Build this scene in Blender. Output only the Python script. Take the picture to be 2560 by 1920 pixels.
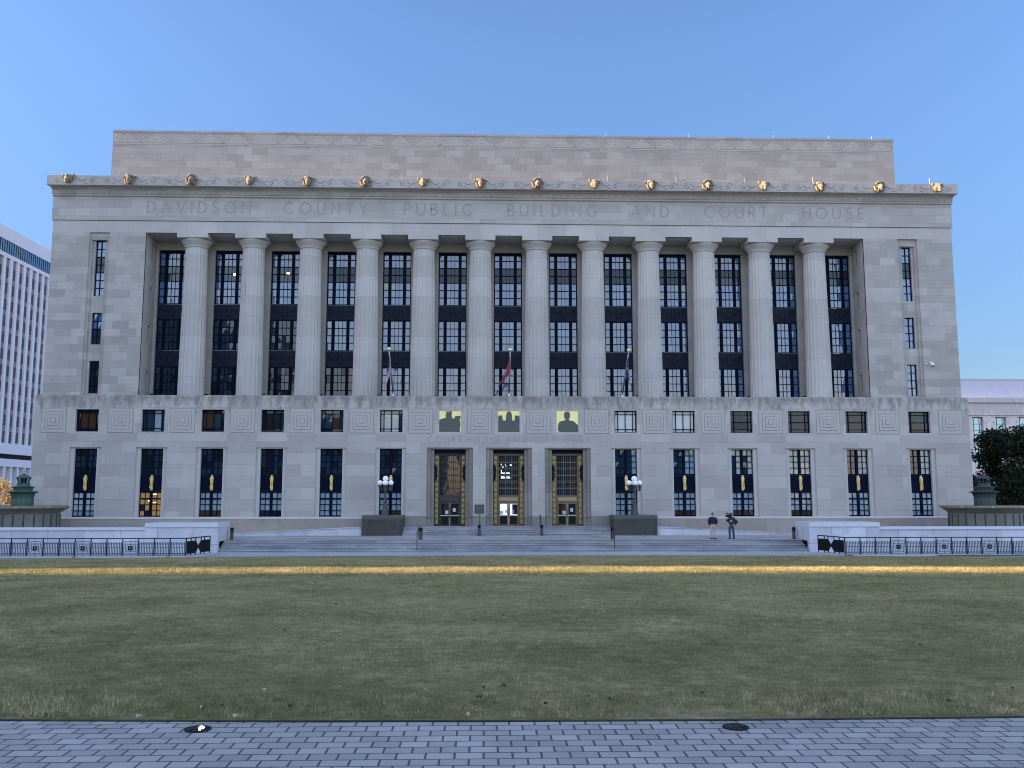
import bpy, math, random
import numpy as np
from mathutils import Vector, Matrix
R = math.radians
random.seed(7); rng = np.random.default_rng(7)
for o in list(bpy.data.objects): bpy.data.objects.remove(o)
sc = bpy.context.scene; C = sc.collection
# ---------------------------------------------------------------- camera
CAMX, CAMZ = -1.86, 3.72
cd = bpy.data.cameras.new('camera'); cam = bpy.data.objects.new('camera', cd); C.objects.link(cam)
cam.location = (CAMX, 0, CAMZ); cam.rotation_euler = (R(90+6.95), 0, R(-1.73))
cd.sensor_width = 36; cd.lens = 36*2256/2560; cd.clip_end = 5000; cd.clip_start = .1
sc.camera = cam; sc.render.resolution_x = 1024; sc.render.resolution_y = 768
# ---------------------------------------------------------------- sky, sun, exposure
SUN_EL, SUN_K = 15.0, 0.02            # elevation; sunlight travels towards +x and slightly towards the viewer
sun_az = math.atan2(-1, SUN_K)       # compass angle of the sun from +y, clockwise
w = bpy.data.worlds.new('World'); sc.world = w; w.use_nodes = True
nt = w.node_tree; N = nt.nodes; Lk = nt.links; N.clear()
out = N.new('ShaderNodeOutputWorld'); bg = N.new('ShaderNodeBackground'); sky = N.new('ShaderNodeTexSky')
sky.sky_type = 'NISHITA'; sky.sun_disc = False; sky.sun_elevation = R(12.5); sky.sun_rotation = sun_az
sky.air_density = 1.0; sky.dust_density = .6; sky.ozone_density = 2.2; sky.altitude = 200
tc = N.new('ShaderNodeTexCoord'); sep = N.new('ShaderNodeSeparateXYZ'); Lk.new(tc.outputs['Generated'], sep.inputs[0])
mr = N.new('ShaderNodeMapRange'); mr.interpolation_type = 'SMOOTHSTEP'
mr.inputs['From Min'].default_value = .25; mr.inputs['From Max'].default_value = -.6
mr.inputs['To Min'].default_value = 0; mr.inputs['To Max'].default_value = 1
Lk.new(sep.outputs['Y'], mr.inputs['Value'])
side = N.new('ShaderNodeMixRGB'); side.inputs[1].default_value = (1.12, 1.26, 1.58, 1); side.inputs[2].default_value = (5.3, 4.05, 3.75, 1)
Lk.new(mr.outputs[0], side.inputs[0])      # sky half behind the viewer boosted and warmed to fill the shaded facade
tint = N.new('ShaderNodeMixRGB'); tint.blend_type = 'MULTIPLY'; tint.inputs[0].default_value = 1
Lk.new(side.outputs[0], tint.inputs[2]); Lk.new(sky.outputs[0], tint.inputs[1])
el = N.new('ShaderNodeMapRange'); el.interpolation_type = 'SMOOTHSTEP'; el.inputs['From Min'].default_value = .02; el.inputs['From Max'].default_value = .50
el.inputs['To Min'].default_value = .52; el.inputs['To Max'].default_value = 1.04; Lk.new(sep.outputs['Z'], el.inputs['Value'])
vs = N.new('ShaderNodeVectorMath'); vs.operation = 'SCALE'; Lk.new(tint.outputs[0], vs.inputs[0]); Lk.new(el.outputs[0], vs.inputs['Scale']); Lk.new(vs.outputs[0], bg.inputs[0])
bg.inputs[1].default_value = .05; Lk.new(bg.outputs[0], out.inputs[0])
sl = bpy.data.lights.new('sun', 'SUN'); sl.energy = 5; sl.angle = R(.55); sl.color = (1, .72, .37)
so = bpy.data.objects.new('sun', sl); C.objects.link(so)
dirv = Vector((math.cos(R(SUN_EL)), -SUN_K*math.cos(R(SUN_EL)), -math.sin(R(SUN_EL))))
so.rotation_euler = dirv.to_track_quat('-Z', 'Y').to_euler(); so.location = (-60, 20, 60)
sc.view_settings.view_transform = 'Standard'; sc.view_settings.look = 'None'
sc.view_settings.exposure = 2.08; sc.view_settings.gamma = 1
sc.render.engine = 'CYCLES'; sc.cycles.pixel_filter_type = 'BLACKMAN_HARRIS'; sc.cycles.filter_width = 1.05

# ---------------------------------------------------------------- helpers
def tag(o, label=None, cat=None, group=None, kind=None):
    if label: o['label'] = label
    if cat: o['category'] = cat
    if group: o['group'] = group
    if kind: o['kind'] = kind
    return o
def empty(name, loc, label=None, cat=None, group=None):
    o = bpy.data.objects.new(name, None); C.objects.link(o); o.location = loc; o.empty_display_size = .3
    return tag(o, label, cat, group)
def org(p):
    v = Vector((0, 0, 0))
    while p is not None: v += p.location; p = p.parent
    return v
class MB:
    def __init__(s): s.v = []; s.f = []; s.m = []
    def add(s, vs, fs, m=0):
        n = len(s.v); s.v += [tuple(v) for v in vs]; s.f += [tuple(i+n for i in f) for f in fs]; s.m += [m]*len(fs)
    def box(s, x0, x1, y0, y1, z0, z1, m=0):
        s.add([(x0,y0,z0),(x1,y0,z0),(x1,y1,z0),(x0,y1,z0),(x0,y0,z1),(x1,y0,z1),(x1,y1,z1),(x0,y1,z1)],
              [(0,3,2,1),(4,5,6,7),(0,1,5,4),(1,2,6,5),(2,3,7,6),(3,0,4,7)], m)
    def quad(s, a, b, c, d, m=0): s.add([a,b,c,d], [(0,1,2,3)], m)
    def lathe(s, cx, cy, prof, n=24, m=0, flute=0):
        vs = []; fs = []
        for (r, z) in prof:
            for i in range(n):
                a = 2*math.pi*i/n
                rr = r*(1-flute*(i % 2)) if flute else r
                vs.append((cx+rr*math.cos(a), cy+rr*math.sin(a), z))
        for j in range(len(prof)-1):
            for i in range(n):
                k = (i+1) % n; fs.append((j*n+i, j*n+k, (j+1)*n+k, (j+1)*n+i))
        fs.append(tuple(range(n-1, -1, -1))); fs.append(tuple((len(prof)-1)*n+i for i in range(n)))
        s.add(vs, fs, m)
    def tube(s, pts, r, n=6, m=0):
        pts = [Vector(p) for p in pts]; vs = []; fs = []
        rs = r if isinstance(r, (list, tuple)) else [r]*len(pts)
        for i, p in enumerate(pts):
            d = (pts[min(i+1, len(pts)-1)]-pts[max(i-1, 0)]).normalized()
            u = d.cross(Vector((0,0,1)) if abs(d.z) < .9 else Vector((1,0,0))).normalized(); q = d.cross(u)
            for k in range(n):
                a = 2*math.pi*k/n; vs.append(p+(u*math.cos(a)+q*math.sin(a))*rs[i])
        for j in range(len(pts)-1):
            for k in range(n):
                l = (k+1) % n; fs.append((j*n+k, j*n+l, (j+1)*n+l, (j+1)*n+k))
        fs.append(tuple(range(n-1, -1, -1))); fs.append(tuple((len(pts)-1)*n+i for i in range(n)))
        s.add(vs, fs, m)
    def ball(s, c, r, n=12, m=0, sc_=(1,1,1), jit=0):
        vs = []; fs = []; h = n//2
        for j in range(1, h):
            t = math.pi*j/h
            for i in range(n):
                a = 2*math.pi*i/n; q = r*(1+jit*(random.random()-.5))
                vs.append((c[0]+q*sc_[0]*math.sin(t)*math.cos(a), c[1]+q*sc_[1]*math.sin(t)*math.sin(a), c[2]+q*sc_[2]*math.cos(t)))
        vs += [(c[0], c[1], c[2]+r*sc_[2]), (c[0], c[1], c[2]-r*sc_[2])]; T = len(vs)-2
        for j in range(h-2):
            for i in range(n):
                k = (i+1) % n; fs.append((j*n+i, (j+1)*n+i, (j+1)*n+k, j*n+k))
        for i in range(n):
            k = (i+1) % n; fs.append((T, i, k)); fs.append((T+1, (h-2)*n+k, (h-2)*n+i))
        s.add(vs, fs, m)
    def prism(s, poly, y0, y1, m=0):     # polygon in x,z extruded along y
        n = len(poly)
        vs = [(p[0], y0, p[1]) for p in poly]+[(p[0], y1, p[1]) for p in poly]
        fs = [tuple(range(n)), tuple(range(2*n-1, n-1, -1))]+[(i, i+n, (i+1) % n+n, (i+1) % n) for i in range(n)]
        s.add(vs, fs, m)
    def xprof(s, prof, x0, x1, m=0):     # profile in y,z extruded along x
        n = len(prof)
        vs = [(x0, p[0], p[1]) for p in prof]+[(x1, p[0], p[1]) for p in prof]
        fs = [tuple(range(n-1, -1, -1)), tuple(range(n, 2*n))]+[(i, (i+1) % n, (i+1) % n+n, i+n) for i in range(n)]
        s.add(vs, fs, m)
    def grid(s, u0, u1, v0, v1, P, holes, depth, m=0, mr_=None):
        # wall with rectangular openings: front faces and the reveals of each opening
        us = sorted({u0, u1, *[h[0] for h in holes], *[h[1] for h in holes]}); vs = sorted({v0, v1, *[h[2] for h in holes], *[h[3] for h in holes]})
        for a, b in zip(us, us[1:]):
            for c, d in zip(vs, vs[1:]):
                mu, mv = (a+b)/2, (c+d)/2
                if any(h[0] < mu < h[1] and h[2] < mv < h[3] for h in holes): continue
                s.quad(P(a,c,0), P(b,c,0), P(b,d,0), P(a,d,0), m)
        k = m if mr_ is None else mr_
        for a, b, c, d in [h[:4] for h in holes]:
            s.quad(P(a,c,0), P(a,c,depth), P(b,c,depth), P(b,c,0), k)
            s.quad(P(a,d,0), P(b,d,0), P(b,d,depth), P(a,d,depth), k)
            s.quad(P(a,c,0), P(a,d,0), P(a,d,depth), P(a,c,depth), k)
            s.quad(P(b,c,0), P(b,c,depth), P(b,d,depth), P(b,d,0), k)
    def build(s, name, mat, parent=None, smooth=False, loc=None):
        o0 = org(parent) if parent else Vector(loc or (0,0,0))
        me = bpy.data.meshes.new(name)
        me.from_pydata([(v[0]-o0.x, v[1]-o0.y, v[2]-o0.z) for v in s.v], [], s.f)
        mats = mat if isinstance(mat, (list, tuple)) else [mat]
        for q in mats: me.materials.append(q)
        if len(mats) > 1: me.polygons.foreach_set('material_index', s.m)
        if smooth: me.polygons.foreach_set('use_smooth', [True]*len(me.polygons))
        me.update(); o = bpy.data.objects.new(name, me); C.objects.link(o)
        if parent: o.parent = parent
        elif loc: o.location = loc
        return o
FY = lambda y: (lambda u, v, d: (u, y+d, v))          # facade plane facing the viewer
def copy_tree(o, parent=None):
    c = o.copy(); C.objects.link(c); c.parent = parent
    for ch in list(o.children): copy_tree(ch, c)
    return c

# ---------------------------------------------------------------- materials
def mat(name, col, rough=.8, metal=0, ior=None, noise=0, nscale=3, bump=0, emit=None, estr=0, spec=None):
    m = bpy.data.materials.new(name); m.use_nodes = True; t = m.node_tree; b = t.nodes['Principled BSDF']
    b.inputs['Base Color'].default_value = (*col, 1); b.inputs['Roughness'].default_value = rough; b.inputs['Metallic'].default_value = metal
    if ior: b.inputs['IOR'].default_value = ior
    if spec is not None: b.inputs['Specular IOR Level'].default_value = spec
    if emit: b.inputs['Emission Color'].default_value = (*emit, 1); b.inputs['Emission Strength'].default_value = estr
    if noise or bump:
        c = t.nodes.new('ShaderNodeTexCoord'); n = t.nodes.new('ShaderNodeTexNoise'); n.inputs['Scale'].default_value = nscale; n.inputs['Detail'].default_value = 6
        n.inputs['Roughness'].default_value = .65
        t.links.new(c.outputs['Object'], n.inputs['Vector'])
        if noise:
            x = t.nodes.new('ShaderNodeMixRGB'); x.inputs[1].default_value = (*[v*(1-noise) for v in col], 1); x.inputs[2].default_value = (*[min(1, v*(1+noise)) for v in col], 1)
            t.links.new(n.outputs['Fac'], x.inputs[0]); t.links.new(x.outputs[0], b.inputs['Base Color'])
        if bump:
            u = t.nodes.new('ShaderNodeBump'); u.inputs['Strength'].default_value = bump; u.inputs['Distance'].default_value = .02
            t.links.new(n.outputs['Fac'], u.inputs['Height']); t.links.new(u.outputs[0], b.inputs['Normal'])
    return m
def ashlar(name, c1, c2, bw, bh, mort, stain=None, xoff=0, zoff=0, rough=.85, msize=.006, plane='xz', streak=0, offset=.5, bias=0, vary=.12, patch=None):
    m = bpy.data.materials.new(name); m.use_nodes = True; t = m.node_tree; b = t.nodes['Principled BSDF']; n = t.nodes; l = t.links
    b.inputs['Roughness'].default_value = rough; b.inputs['Specular IOR Level'].default_value = .25
    c = n.new('ShaderNodeTexCoord'); s = n.new('ShaderNodeSeparateXYZ'); l.new(c.outputs['Object'], s.inputs[0])
    cb = n.new('ShaderNodeCombineXYZ')
    if plane == 'xz':
        ad = n.new('ShaderNodeMath'); ad.operation = 'ADD'; l.new(s.outputs['X'], ad.inputs[0]); l.new(s.outputs['Y'], ad.inputs[1])
        a2 = n.new('ShaderNodeMath'); a2.operation = 'ADD'; a2.inputs[1].default_value = xoff+500*bw; l.new(ad.outputs[0], a2.inputs[0])
        a3 = n.new('ShaderNodeMath'); a3.operation = 'ADD'; a3.inputs[1].default_value = zoff+200*bh; l.new(s.outputs['Z'], a3.inputs[0])
    else:
        a2 = n.new('ShaderNodeMath'); a2.operation = 'ADD'; a2.inputs[1].default_value = 500*bw+xoff; l.new(s.outputs['X'], a2.inputs[0])
        a3 = n.new('ShaderNodeMath'); a3.operation = 'ADD'; a3.inputs[1].default_value = 400*bh+zoff; l.new(s.outputs['Y'], a3.inputs[0])
    l.new(a2.outputs[0], cb.inputs[0]); l.new(a3.outputs[0], cb.inputs[1])
    br = n.new('ShaderNodeTexBrick'); l.new(cb.outputs[0], br.inputs['Vector']); br.inputs['Scale'].default_value = 1
    br.inputs['Brick Width'].default_value = bw; br.inputs['Row Height'].default_value = bh; br.inputs['Mortar Size'].default_value = msize
    br.inputs['Mortar Smooth'].default_value = .3; br.inputs['Bias'].default_value = bias; br.offset = offset
    br.inputs['Color1'].default_value = (*c1, 1); br.inputs['Color2'].default_value = (*c2, 1); br.inputs['Mortar'].default_value = (*mort, 1)
    # large blotches and fine grain
    n1 = n.new('ShaderNodeTexNoise'); n1.inputs['Scale'].default_value = .35; n1.inputs['Detail'].default_value = 8; n1.inputs['Roughness'].default_value = .7
    l.new(c.outputs['Object'], n1.inputs['Vector'])
    r1 = n.new('ShaderNodeMapRange'); r1.inputs['From Min'].default_value = .3; r1.inputs['From Max'].default_value = .7
    r1.inputs['To Min'].default_value = 1-vary; r1.inputs['To Max'].default_value = 1+vary*.6; l.new(n1.outputs['Fac'], r1.inputs['Value'])
    mx = n.new('ShaderNodeVectorMath'); mx.operation = 'SCALE'; l.new(br.outputs['Color'], mx.inputs[0]); l.new(r1.outputs[0], mx.inputs['Scale'])
    cur = mx.outputs[0]
    if stain:      # weather streaks in a band of heights: (z_top, z_bottom, colour, strength)
        zt, zb, sc_, st = stain
        mp = n.new('ShaderNodeMapping'); mp.inputs['Scale'].default_value = (1.5, 1.5, .5); l.new(c.outputs['Object'], mp.inputs['Vector'])
        n2 = n.new('ShaderNodeTexNoise'); n2.inputs['Scale'].default_value = 1.3; n2.inputs['Detail'].default_value = 9; n2.inputs['Roughness'].default_value = .72; l.new(mp.outputs[0], n2.inputs['Vector'])
        zr = n.new('ShaderNodeMapRange'); zr.inputs['From Min'].default_value = zb; zr.inputs['From Max'].default_value = zt; l.new(s.outputs['Z'], zr.inputs['Value'])
        pr_ = n.new('ShaderNodeMath'); pr_.operation = 'MULTIPLY_ADD'; pr_.inputs[1].default_value = .28; l.new(zr.outputs[0], pr_.inputs[0]); l.new(n2.outputs['Fac'], pr_.inputs[2])
        th = n.new('ShaderNodeMapRange'); th.inputs['From Min'].default_value = .60; th.inputs['From Max'].default_value = .76; th.inputs['To Max'].default_value = st; l.new(pr_.outputs[0], th.inputs['Value'])
        g = n.new('ShaderNodeMath'); g.operation = 'MULTIPLY'; l.new(th.outputs[0], g.inputs[0]); 
        z2 = n.new('ShaderNodeMath'); z2.operation = 'GREATER_THAN'; z2.inputs[1].default_value = zb; l.new(s.outputs['Z'], z2.inputs[0]); l.new(z2.outputs[0], g.inputs[1])
        m3 = n.new('ShaderNodeMixRGB'); l.new(g.outputs[0], m3.inputs[0]); l.new(cur, m3.inputs[1]); m3.inputs[2].default_value = (*sc_, 1); cur = m3.outputs[0]
    if patch:      # irregular brown patches (colour, strength)
        n4 = n.new('ShaderNodeTexNoise'); n4.inputs['Scale'].default_value = .9; n4.inputs['Detail'].default_value = 10; n4.inputs['Roughness'].default_value = .75
        l.new(c.outputs['Object'], n4.inputs['Vector'])
        t4 = n.new('ShaderNodeMapRange'); t4.inputs['From Min'].default_value = .52; t4.inputs['From Max'].default_value = .66; t4.inputs['To Max'].default_value = patch[1]; l.new(n4.outputs['Fac'], t4.inputs['Value'])
        m4 = n.new('ShaderNodeMixRGB'); l.new(t4.outputs[0], m4.inputs[0]); l.new(cur, m4.inputs[1]); m4.inputs[2].default_value = (*patch[0], 1); cur = m4.outputs[0]
    l.new(cur, b.inputs['Base Color'])
    n3 = n.new('ShaderNodeTexNoise'); n3.inputs['Scale'].default_value = 14; n3.inputs['Detail'].default_value = 5; l.new(c.outputs['Object'], n3.inputs['Vector'])
    bm = n.new('ShaderNodeBump'); bm.inputs['Strength'].default_value = .35; bm.inputs['Distance'].default_value = .012; l.new(n3.outputs['Fac'], bm.inputs['Height'])
    b2 = n.new('ShaderNodeBump'); b2.inputs['Strength'].default_value = .6; b2.inputs['Distance'].default_value = .012; b2.invert = True
    l.new(br.outputs['Fac'], b2.inputs['Height']); l.new(bm.outputs[0], b2.inputs['Normal']); l.new(b2.outputs[0], b.inputs['Normal'])
    return m
def glass(name, col, ior=1.9, rough=.03, wob=.25, emit=None, estr=0):
    m = mat(name, col, rough, ior=ior, emit=emit, estr=estr); t = m.node_tree; b = t.nodes['Principled BSDF']
    c = t.nodes.new('ShaderNodeTexCoord'); n = t.nodes.new('ShaderNodeTexNoise'); n.inputs['Scale'].default_value = .9
    t.links.new(c.outputs['Object'], n.inputs['Vector']); u = t.nodes.new('ShaderNodeBump'); u.inputs['Strength'].default_value = wob; u.inputs['Distance'].default_value = .03
    t.links.new(n.outputs['Fac'], u.inputs['Height']); t.links.new(u.outputs[0], b.inputs['Normal'])
    return m
LS1, LS2, LM = (.35, .33, .305), (.465, .445, .42), (.30, .28, .26)
M = dict(
 stone=ashlar('limestone_upper', LS1, LS2, 1.25, .615, LM, xoff=.4, zoff=.15),
 stone_low=ashlar('limestone_lower', (.38,.36,.335), (.475,.455,.43), 2.265, .875, LM, xoff=1.13, zoff=.19, vary=.1),
 belt=ashlar('limestone_belt', (.40,.375,.345), (.49,.465,.435), 2.265, 1.2, LM, stain=(11.4, 9.6, (.20,.185,.165), .85), xoff=1.13, zoff=.5),
 frieze=ashlar('limestone_frieze', (.39,.375,.355), (.475,.46,.44), 1.25, .66, LM, xoff=.1, zoff=.3, vary=.08),
 arch=ashlar('limestone_architrave', (.44,.42,.40), (.51,.49,.465), 2.3, 2.0, LM, xoff=.8, zoff=.4),
 attic=ashlar('limestone_attic', (.335,.305,.28), (.42,.39,.365), 1.35, .58, (.30,.27,.25), xoff=.3, zoff=.1, patch=((.32,.28,.245), .45)),
 cornice=ashlar('limestone_cornice', (.42,.395,.365), (.47,.445,.41), 4.5, 3, LM, xoff=2.2, patch=((.29,.265,.235), .5)),
 plinth=ashlar('limestone_plinth', (.30,.265,.23), (.40,.36,.32), 3.1, 2.2, (.22,.20,.18), xoff=.5, zoff=.3, patch=((.24,.205,.175), .5)),
 column=ashlar('limestone_column', (.44,.425,.40), (.51,.495,.47), 40, 1.62, (.36,.34,.32), zoff=.2, msize=.012, vary=.1),
 porch=ashlar('limestone_porch', (.36,.345,.32), (.42,.40,.375), 2.3, .9, (.28,.26,.24)),
 carve=mat('carved_limestone', (.42,.385,.345), .85, noise=.18, nscale=3, bump=.3),
 carve_head=mat('darkened_carving', (.24,.195,.155), .85, noise=.3, nscale=5, bump=.5),  # base darkened so the sunlit heads do not burn out
 relief=mat('relief_limestone', (.445,.42,.39), .85, noise=.1, nscale=3),
 groove=mat('shaded_groove', (.30,.285,.27), .9),  # darker than the stone, painting the occlusion inside carved lines
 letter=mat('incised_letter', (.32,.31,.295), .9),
 granite=ashlar('granite_surround', (.21,.20,.175), (.27,.255,.225), 1.2, 1.9, (.12,.115,.10), vary=.2, rough=.45),
 granite_dark=ashlar('granite_pedestal', (.055,.055,.05), (.085,.083,.075), 1.2, 2.6, (.06,.06,.055), vary=.35, rough=.5, patch=((.03,.033,.033), .7)),
 marble=ashlar('marble_wall', (.47,.49,.54), (.58,.60,.65), 2.3, 1.2, (.24,.26,.30), vary=.2, zoff=.72, msize=.014, patch=((.38,.41,.46), .6)),
 marble_step=ashlar('marble_step', (.30,.31,.33), (.43,.44,.47), 2.3, .144, (.15,.165,.19), vary=.3, zoff=.04, patch=((.20,.215,.245), .6)),
 navy=mat('navy_metal', (.002,.006,.022), .5, spec=.06, noise=.3, nscale=6),
 navy_relief=mat('navy_cast_metal', (.006,.012,.030), .5, spec=.2),
 bronze=mat('bronze', (.17,.125,.075), .42, .3, noise=.25, nscale=5),
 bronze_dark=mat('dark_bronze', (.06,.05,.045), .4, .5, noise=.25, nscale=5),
 gold=mat('gilt_metal', (.80,.58,.22), .42, .3, noise=.35, nscale=9, bump=.3),
 gilt=mat('gilt_mosaic', (1.0,.84,.38), .38, .6, noise=.12, nscale=7, bump=.2),
 verdi=mat('gold_green_casting', (.38,.30,.12), .45, .3, noise=.5, nscale=8, bump=.3),
 silh=mat('grey_green_enamel', (.085,.10,.085), .6, noise=.2, nscale=4),
 g_sky=glass('glass_sky_blue', (.07,.155,.32), 2.1), g_sky2=glass('glass_pale', (.13,.22,.38), 2.1),  # opaque blue base puts the reflected sky into the panes
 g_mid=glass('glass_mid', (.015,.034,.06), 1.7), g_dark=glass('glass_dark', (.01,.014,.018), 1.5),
 g_slab=glass('glass_grey', (.018,.030,.048), 1.5, .12),
 g_blind=glass('glass_over_blind', (.25,.35,.42), 1.7), g_blind2=glass('glass_over_white_blind', (.42,.50,.54), 1.7),
 g_brown=glass('glass_over_brown_room', (.032,.018,.012), 1.5, emit=(.5,.22,.06), estr=.006),
 g_lit=glass('glass_lit_room', (.10,.07,.03), 1.5, emit=(1,.62,.22), estr=.05),
 g_lamp=glass('glass_ceiling_light', (.5,.4,.3), 1.5, emit=(1,.8,.45), estr=.3),
 g_cream=glass('glass_cream', (.50,.50,.44), 1.6), g_teal=glass('glass_teal', (.30,.62,.72), 2.0),
 black=mat('black_metal', (.006,.007,.012), .5, spec=.15), iron=mat('dark_iron', (.010,.012,.018), .55, spec=.15, noise=.3, nscale=10),
 pewter=mat('painted_bronze_grey', (.055,.052,.048), .55, noise=.25, nscale=10),
 alu=mat('brushed_aluminium', (.45,.46,.48), .35, .8), white=mat('white_paint', (.75,.76,.80), .5),
 globe=mat('opal_glass_globe', (.86,.87,.90), .25, emit=(.9,.93,1), estr=.02),
 patina=mat('green_bronze_patina', (.055,.115,.095), .6, .2, noise=.5, nscale=5, bump=.3),
 patina_dark=mat('dark_bronze_patina', (.045,.07,.065), .6, .2, noise=.5, nscale=5, bump=.3),
 basin=mat('brown_basin_stone', (.22,.175,.125), .6, noise=.25, nscale=3),
 basin_wall=ashlar('basin_panel_stone', (.15,.155,.135), (.19,.19,.165), 1.1, 3, (.06,.06,.055), stain=(3.0,1.2,(.09,.10,.10),.6), vary=.3, rough=.5),
)
# ---------------------------------------------------------------- ground
def zb(y): return 2.1 if y < 6.65 else (-.04 if y > 55.4 else 2.1-(y-6.65)*2.14/48.75)
LA, LB, LC = 43.0, 24.25, 30.95
def zl(x, y): return zb(y)+.012+.34*max(0, 1-(x/LA)**2-((y-LC)/LB)**2)
mb = MB(); ys = [-1500,-200,6.65]+[6.65+i*48.75/12 for i in range(1,13)]+[62,150,400,3500]; xs = [-3500,-300,-60,-20,20,60,300,3500]
mb.v = [(x, y, zb(y)-.06) for y in ys for x in xs]; n = len(xs)
mb.f = [(j*n+i, j*n+i+1, (j+1)*n+i+1, (j+1)*n+i) for j in range(len(ys)-1) for i in range(n-1)]; mb.m = [0]*len(mb.f)
tag(mb.build('ground', mat('street_asphalt', (.10,.10,.105), .9, noise=.2, nscale=.6)), kind='structure')
mpave = ashlar('concrete_pavers', (.34,.32,.285), (.46,.43,.385), .181, .1345, (.10,.095,.10), msize=.008, plane='xy', vary=.25, xoff=.05, zoff=-.02, rough=.8)
mb = MB(); ys = [-12,6.65]+[6.65+i*48.75/12 for i in range(1,13)]+[59.7]
for a, b in zip(ys, ys[1:]): mb.quad((-75,a,zb(a)), (75,a,zb(a)), (75,b,zb(b)), (-75,b,zb(b)))
tag(mb.build('pavement', mpave), kind='structure')
mb = MB(); mb.quad((-75,53.2,zb(53.2)+.008), (75,53.2,zb(53.2)+.008), (75,55.4,-.032), (-75,55.4,-.032)); mb.quad((-75,55.4,-.032), (75,55.4,-.032), (75,59.7,-.032), (-75,59.7,-.032))
mb.quad((-75,46,zb(46)+.008), (75,46,zb(46)+.008), (75,53.2,zb(53.2)+.008), (-75,53.2,zb(53.2)+.008))
tag(mb.build('path', ashlar('pale_concrete', (.40,.41,.43), (.46,.47,.49), 3, 3, (.33,.34,.36), plane='xy', vary=.1)), kind='structure')
# lawn: an oval sheet, slightly crowned
def lawn_mat():
    m = bpy.data.materials.new('turf'); m.use_nodes = True; t = m.node_tree; b = t.nodes['Principled BSDF']; n = t.nodes; l = t.links
    b.inputs['Roughness'].default_value = .95; b.inputs['Specular IOR Level'].default_value = .1
    c = n.new('ShaderNodeTexCoord'); mp = n.new('ShaderNodeMapping'); mp.inputs['Scale'].default_value = (.8, 1.0, 1); l.new(c.outputs['Object'], mp.inputs[0])
    a = n.new('ShaderNodeTexNoise'); a.inputs['Scale'].default_value = .55; a.inputs['Detail'].default_value = 9; a.inputs['Roughness'].default_value = .72; l.new(mp.outputs[0], a.inputs['Vector'])
    f = n.new('ShaderNodeTexNoise'); f.inputs['Scale'].default_value = 5; f.inputs['Detail'].default_value = 10; f.inputs['Roughness'].default_value = .9; l.new(mp.outputs[0], f.inputs['Vector'])
    r = n.new('ShaderNodeValToRGB'); e = r.color_ramp.elements
    e[0].position = .40; e[0].color = (.13,.135,.045,1); e[1].position = .60; e[1].color = (.55,.44,.24,1)
    q = e.new(.52); q.color = (.29,.26,.115,1)
    ad = n.new('ShaderNodeMath'); ad.operation = 'MULTIPLY_ADD'; ad.inputs[1].default_value = .62; l.new(f.outputs['Fac'], ad.inputs[0])
    k = n.new('ShaderNodeMath'); k.operation = 'MULTIPLY'; k.inputs[1].default_value = .42; l.new(a.outputs['Fac'], k.inputs[0]); l.new(k.outputs[0], ad.inputs[2])
    l.new(ad.outputs[0], r.inputs[0]); l.new(r.outputs[0], b.inputs['Base Color'])
    u = n.new('ShaderNodeBump'); u.inputs['Strength'].default_value = 1; u.inputs['Distance'].default_value = .05; l.new(f.outputs['Fac'], u.inputs['Height']); l.new(u.outputs[0], b.inputs['Normal'])
    return m
mturf = lawn_mat()
mb = MB(); na, nr = 160, 26; mb.v = [(0, LC, zl(0, LC))]
for j in range(1, nr+1):
    for i in range(na):
        a = 2*math.pi*i/na; q = j/nr; x = LA*q*math.cos(a); y = LC+LB*q*math.sin(a); mb.v.append((x, y, zl(x, y)+(.03 if j < nr else -.01)))
mb.f = [(0, 1+i, 1+(i+1) % na) for i in range(na)]
for j in range(nr-1):
    for i in range(na):
        k = (i+1) % na; mb.f.append((1+j*na+i, 1+(j+1)*na+i, 1+(j+1)*na+k, 1+j*na+k))
mb.m = [0]*len(mb.f)
eb = MB()
for i in range(na):
    p = [((LA+q)*math.cos(2*math.pi*k/na), LC+(LB+q)*math.sin(2*math.pi*k/na)) for k in (i, i+1) for q in (-.03, .012)]
    eb.quad((*p[0], zb(p[0][1])+.007), (*p[1], zb(p[1][1])+.006), (*p[3], zb(p[3][1])+.006), (*p[2], zb(p[2][1])+.007))
tag(eb.build('soil_edge', mat('dark_soil', (.045,.04,.03), .95, noise=.5, nscale=20, bump=1)), kind='structure')
tag(mb.build('lawn', mturf, smooth=True), kind='structure')
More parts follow.
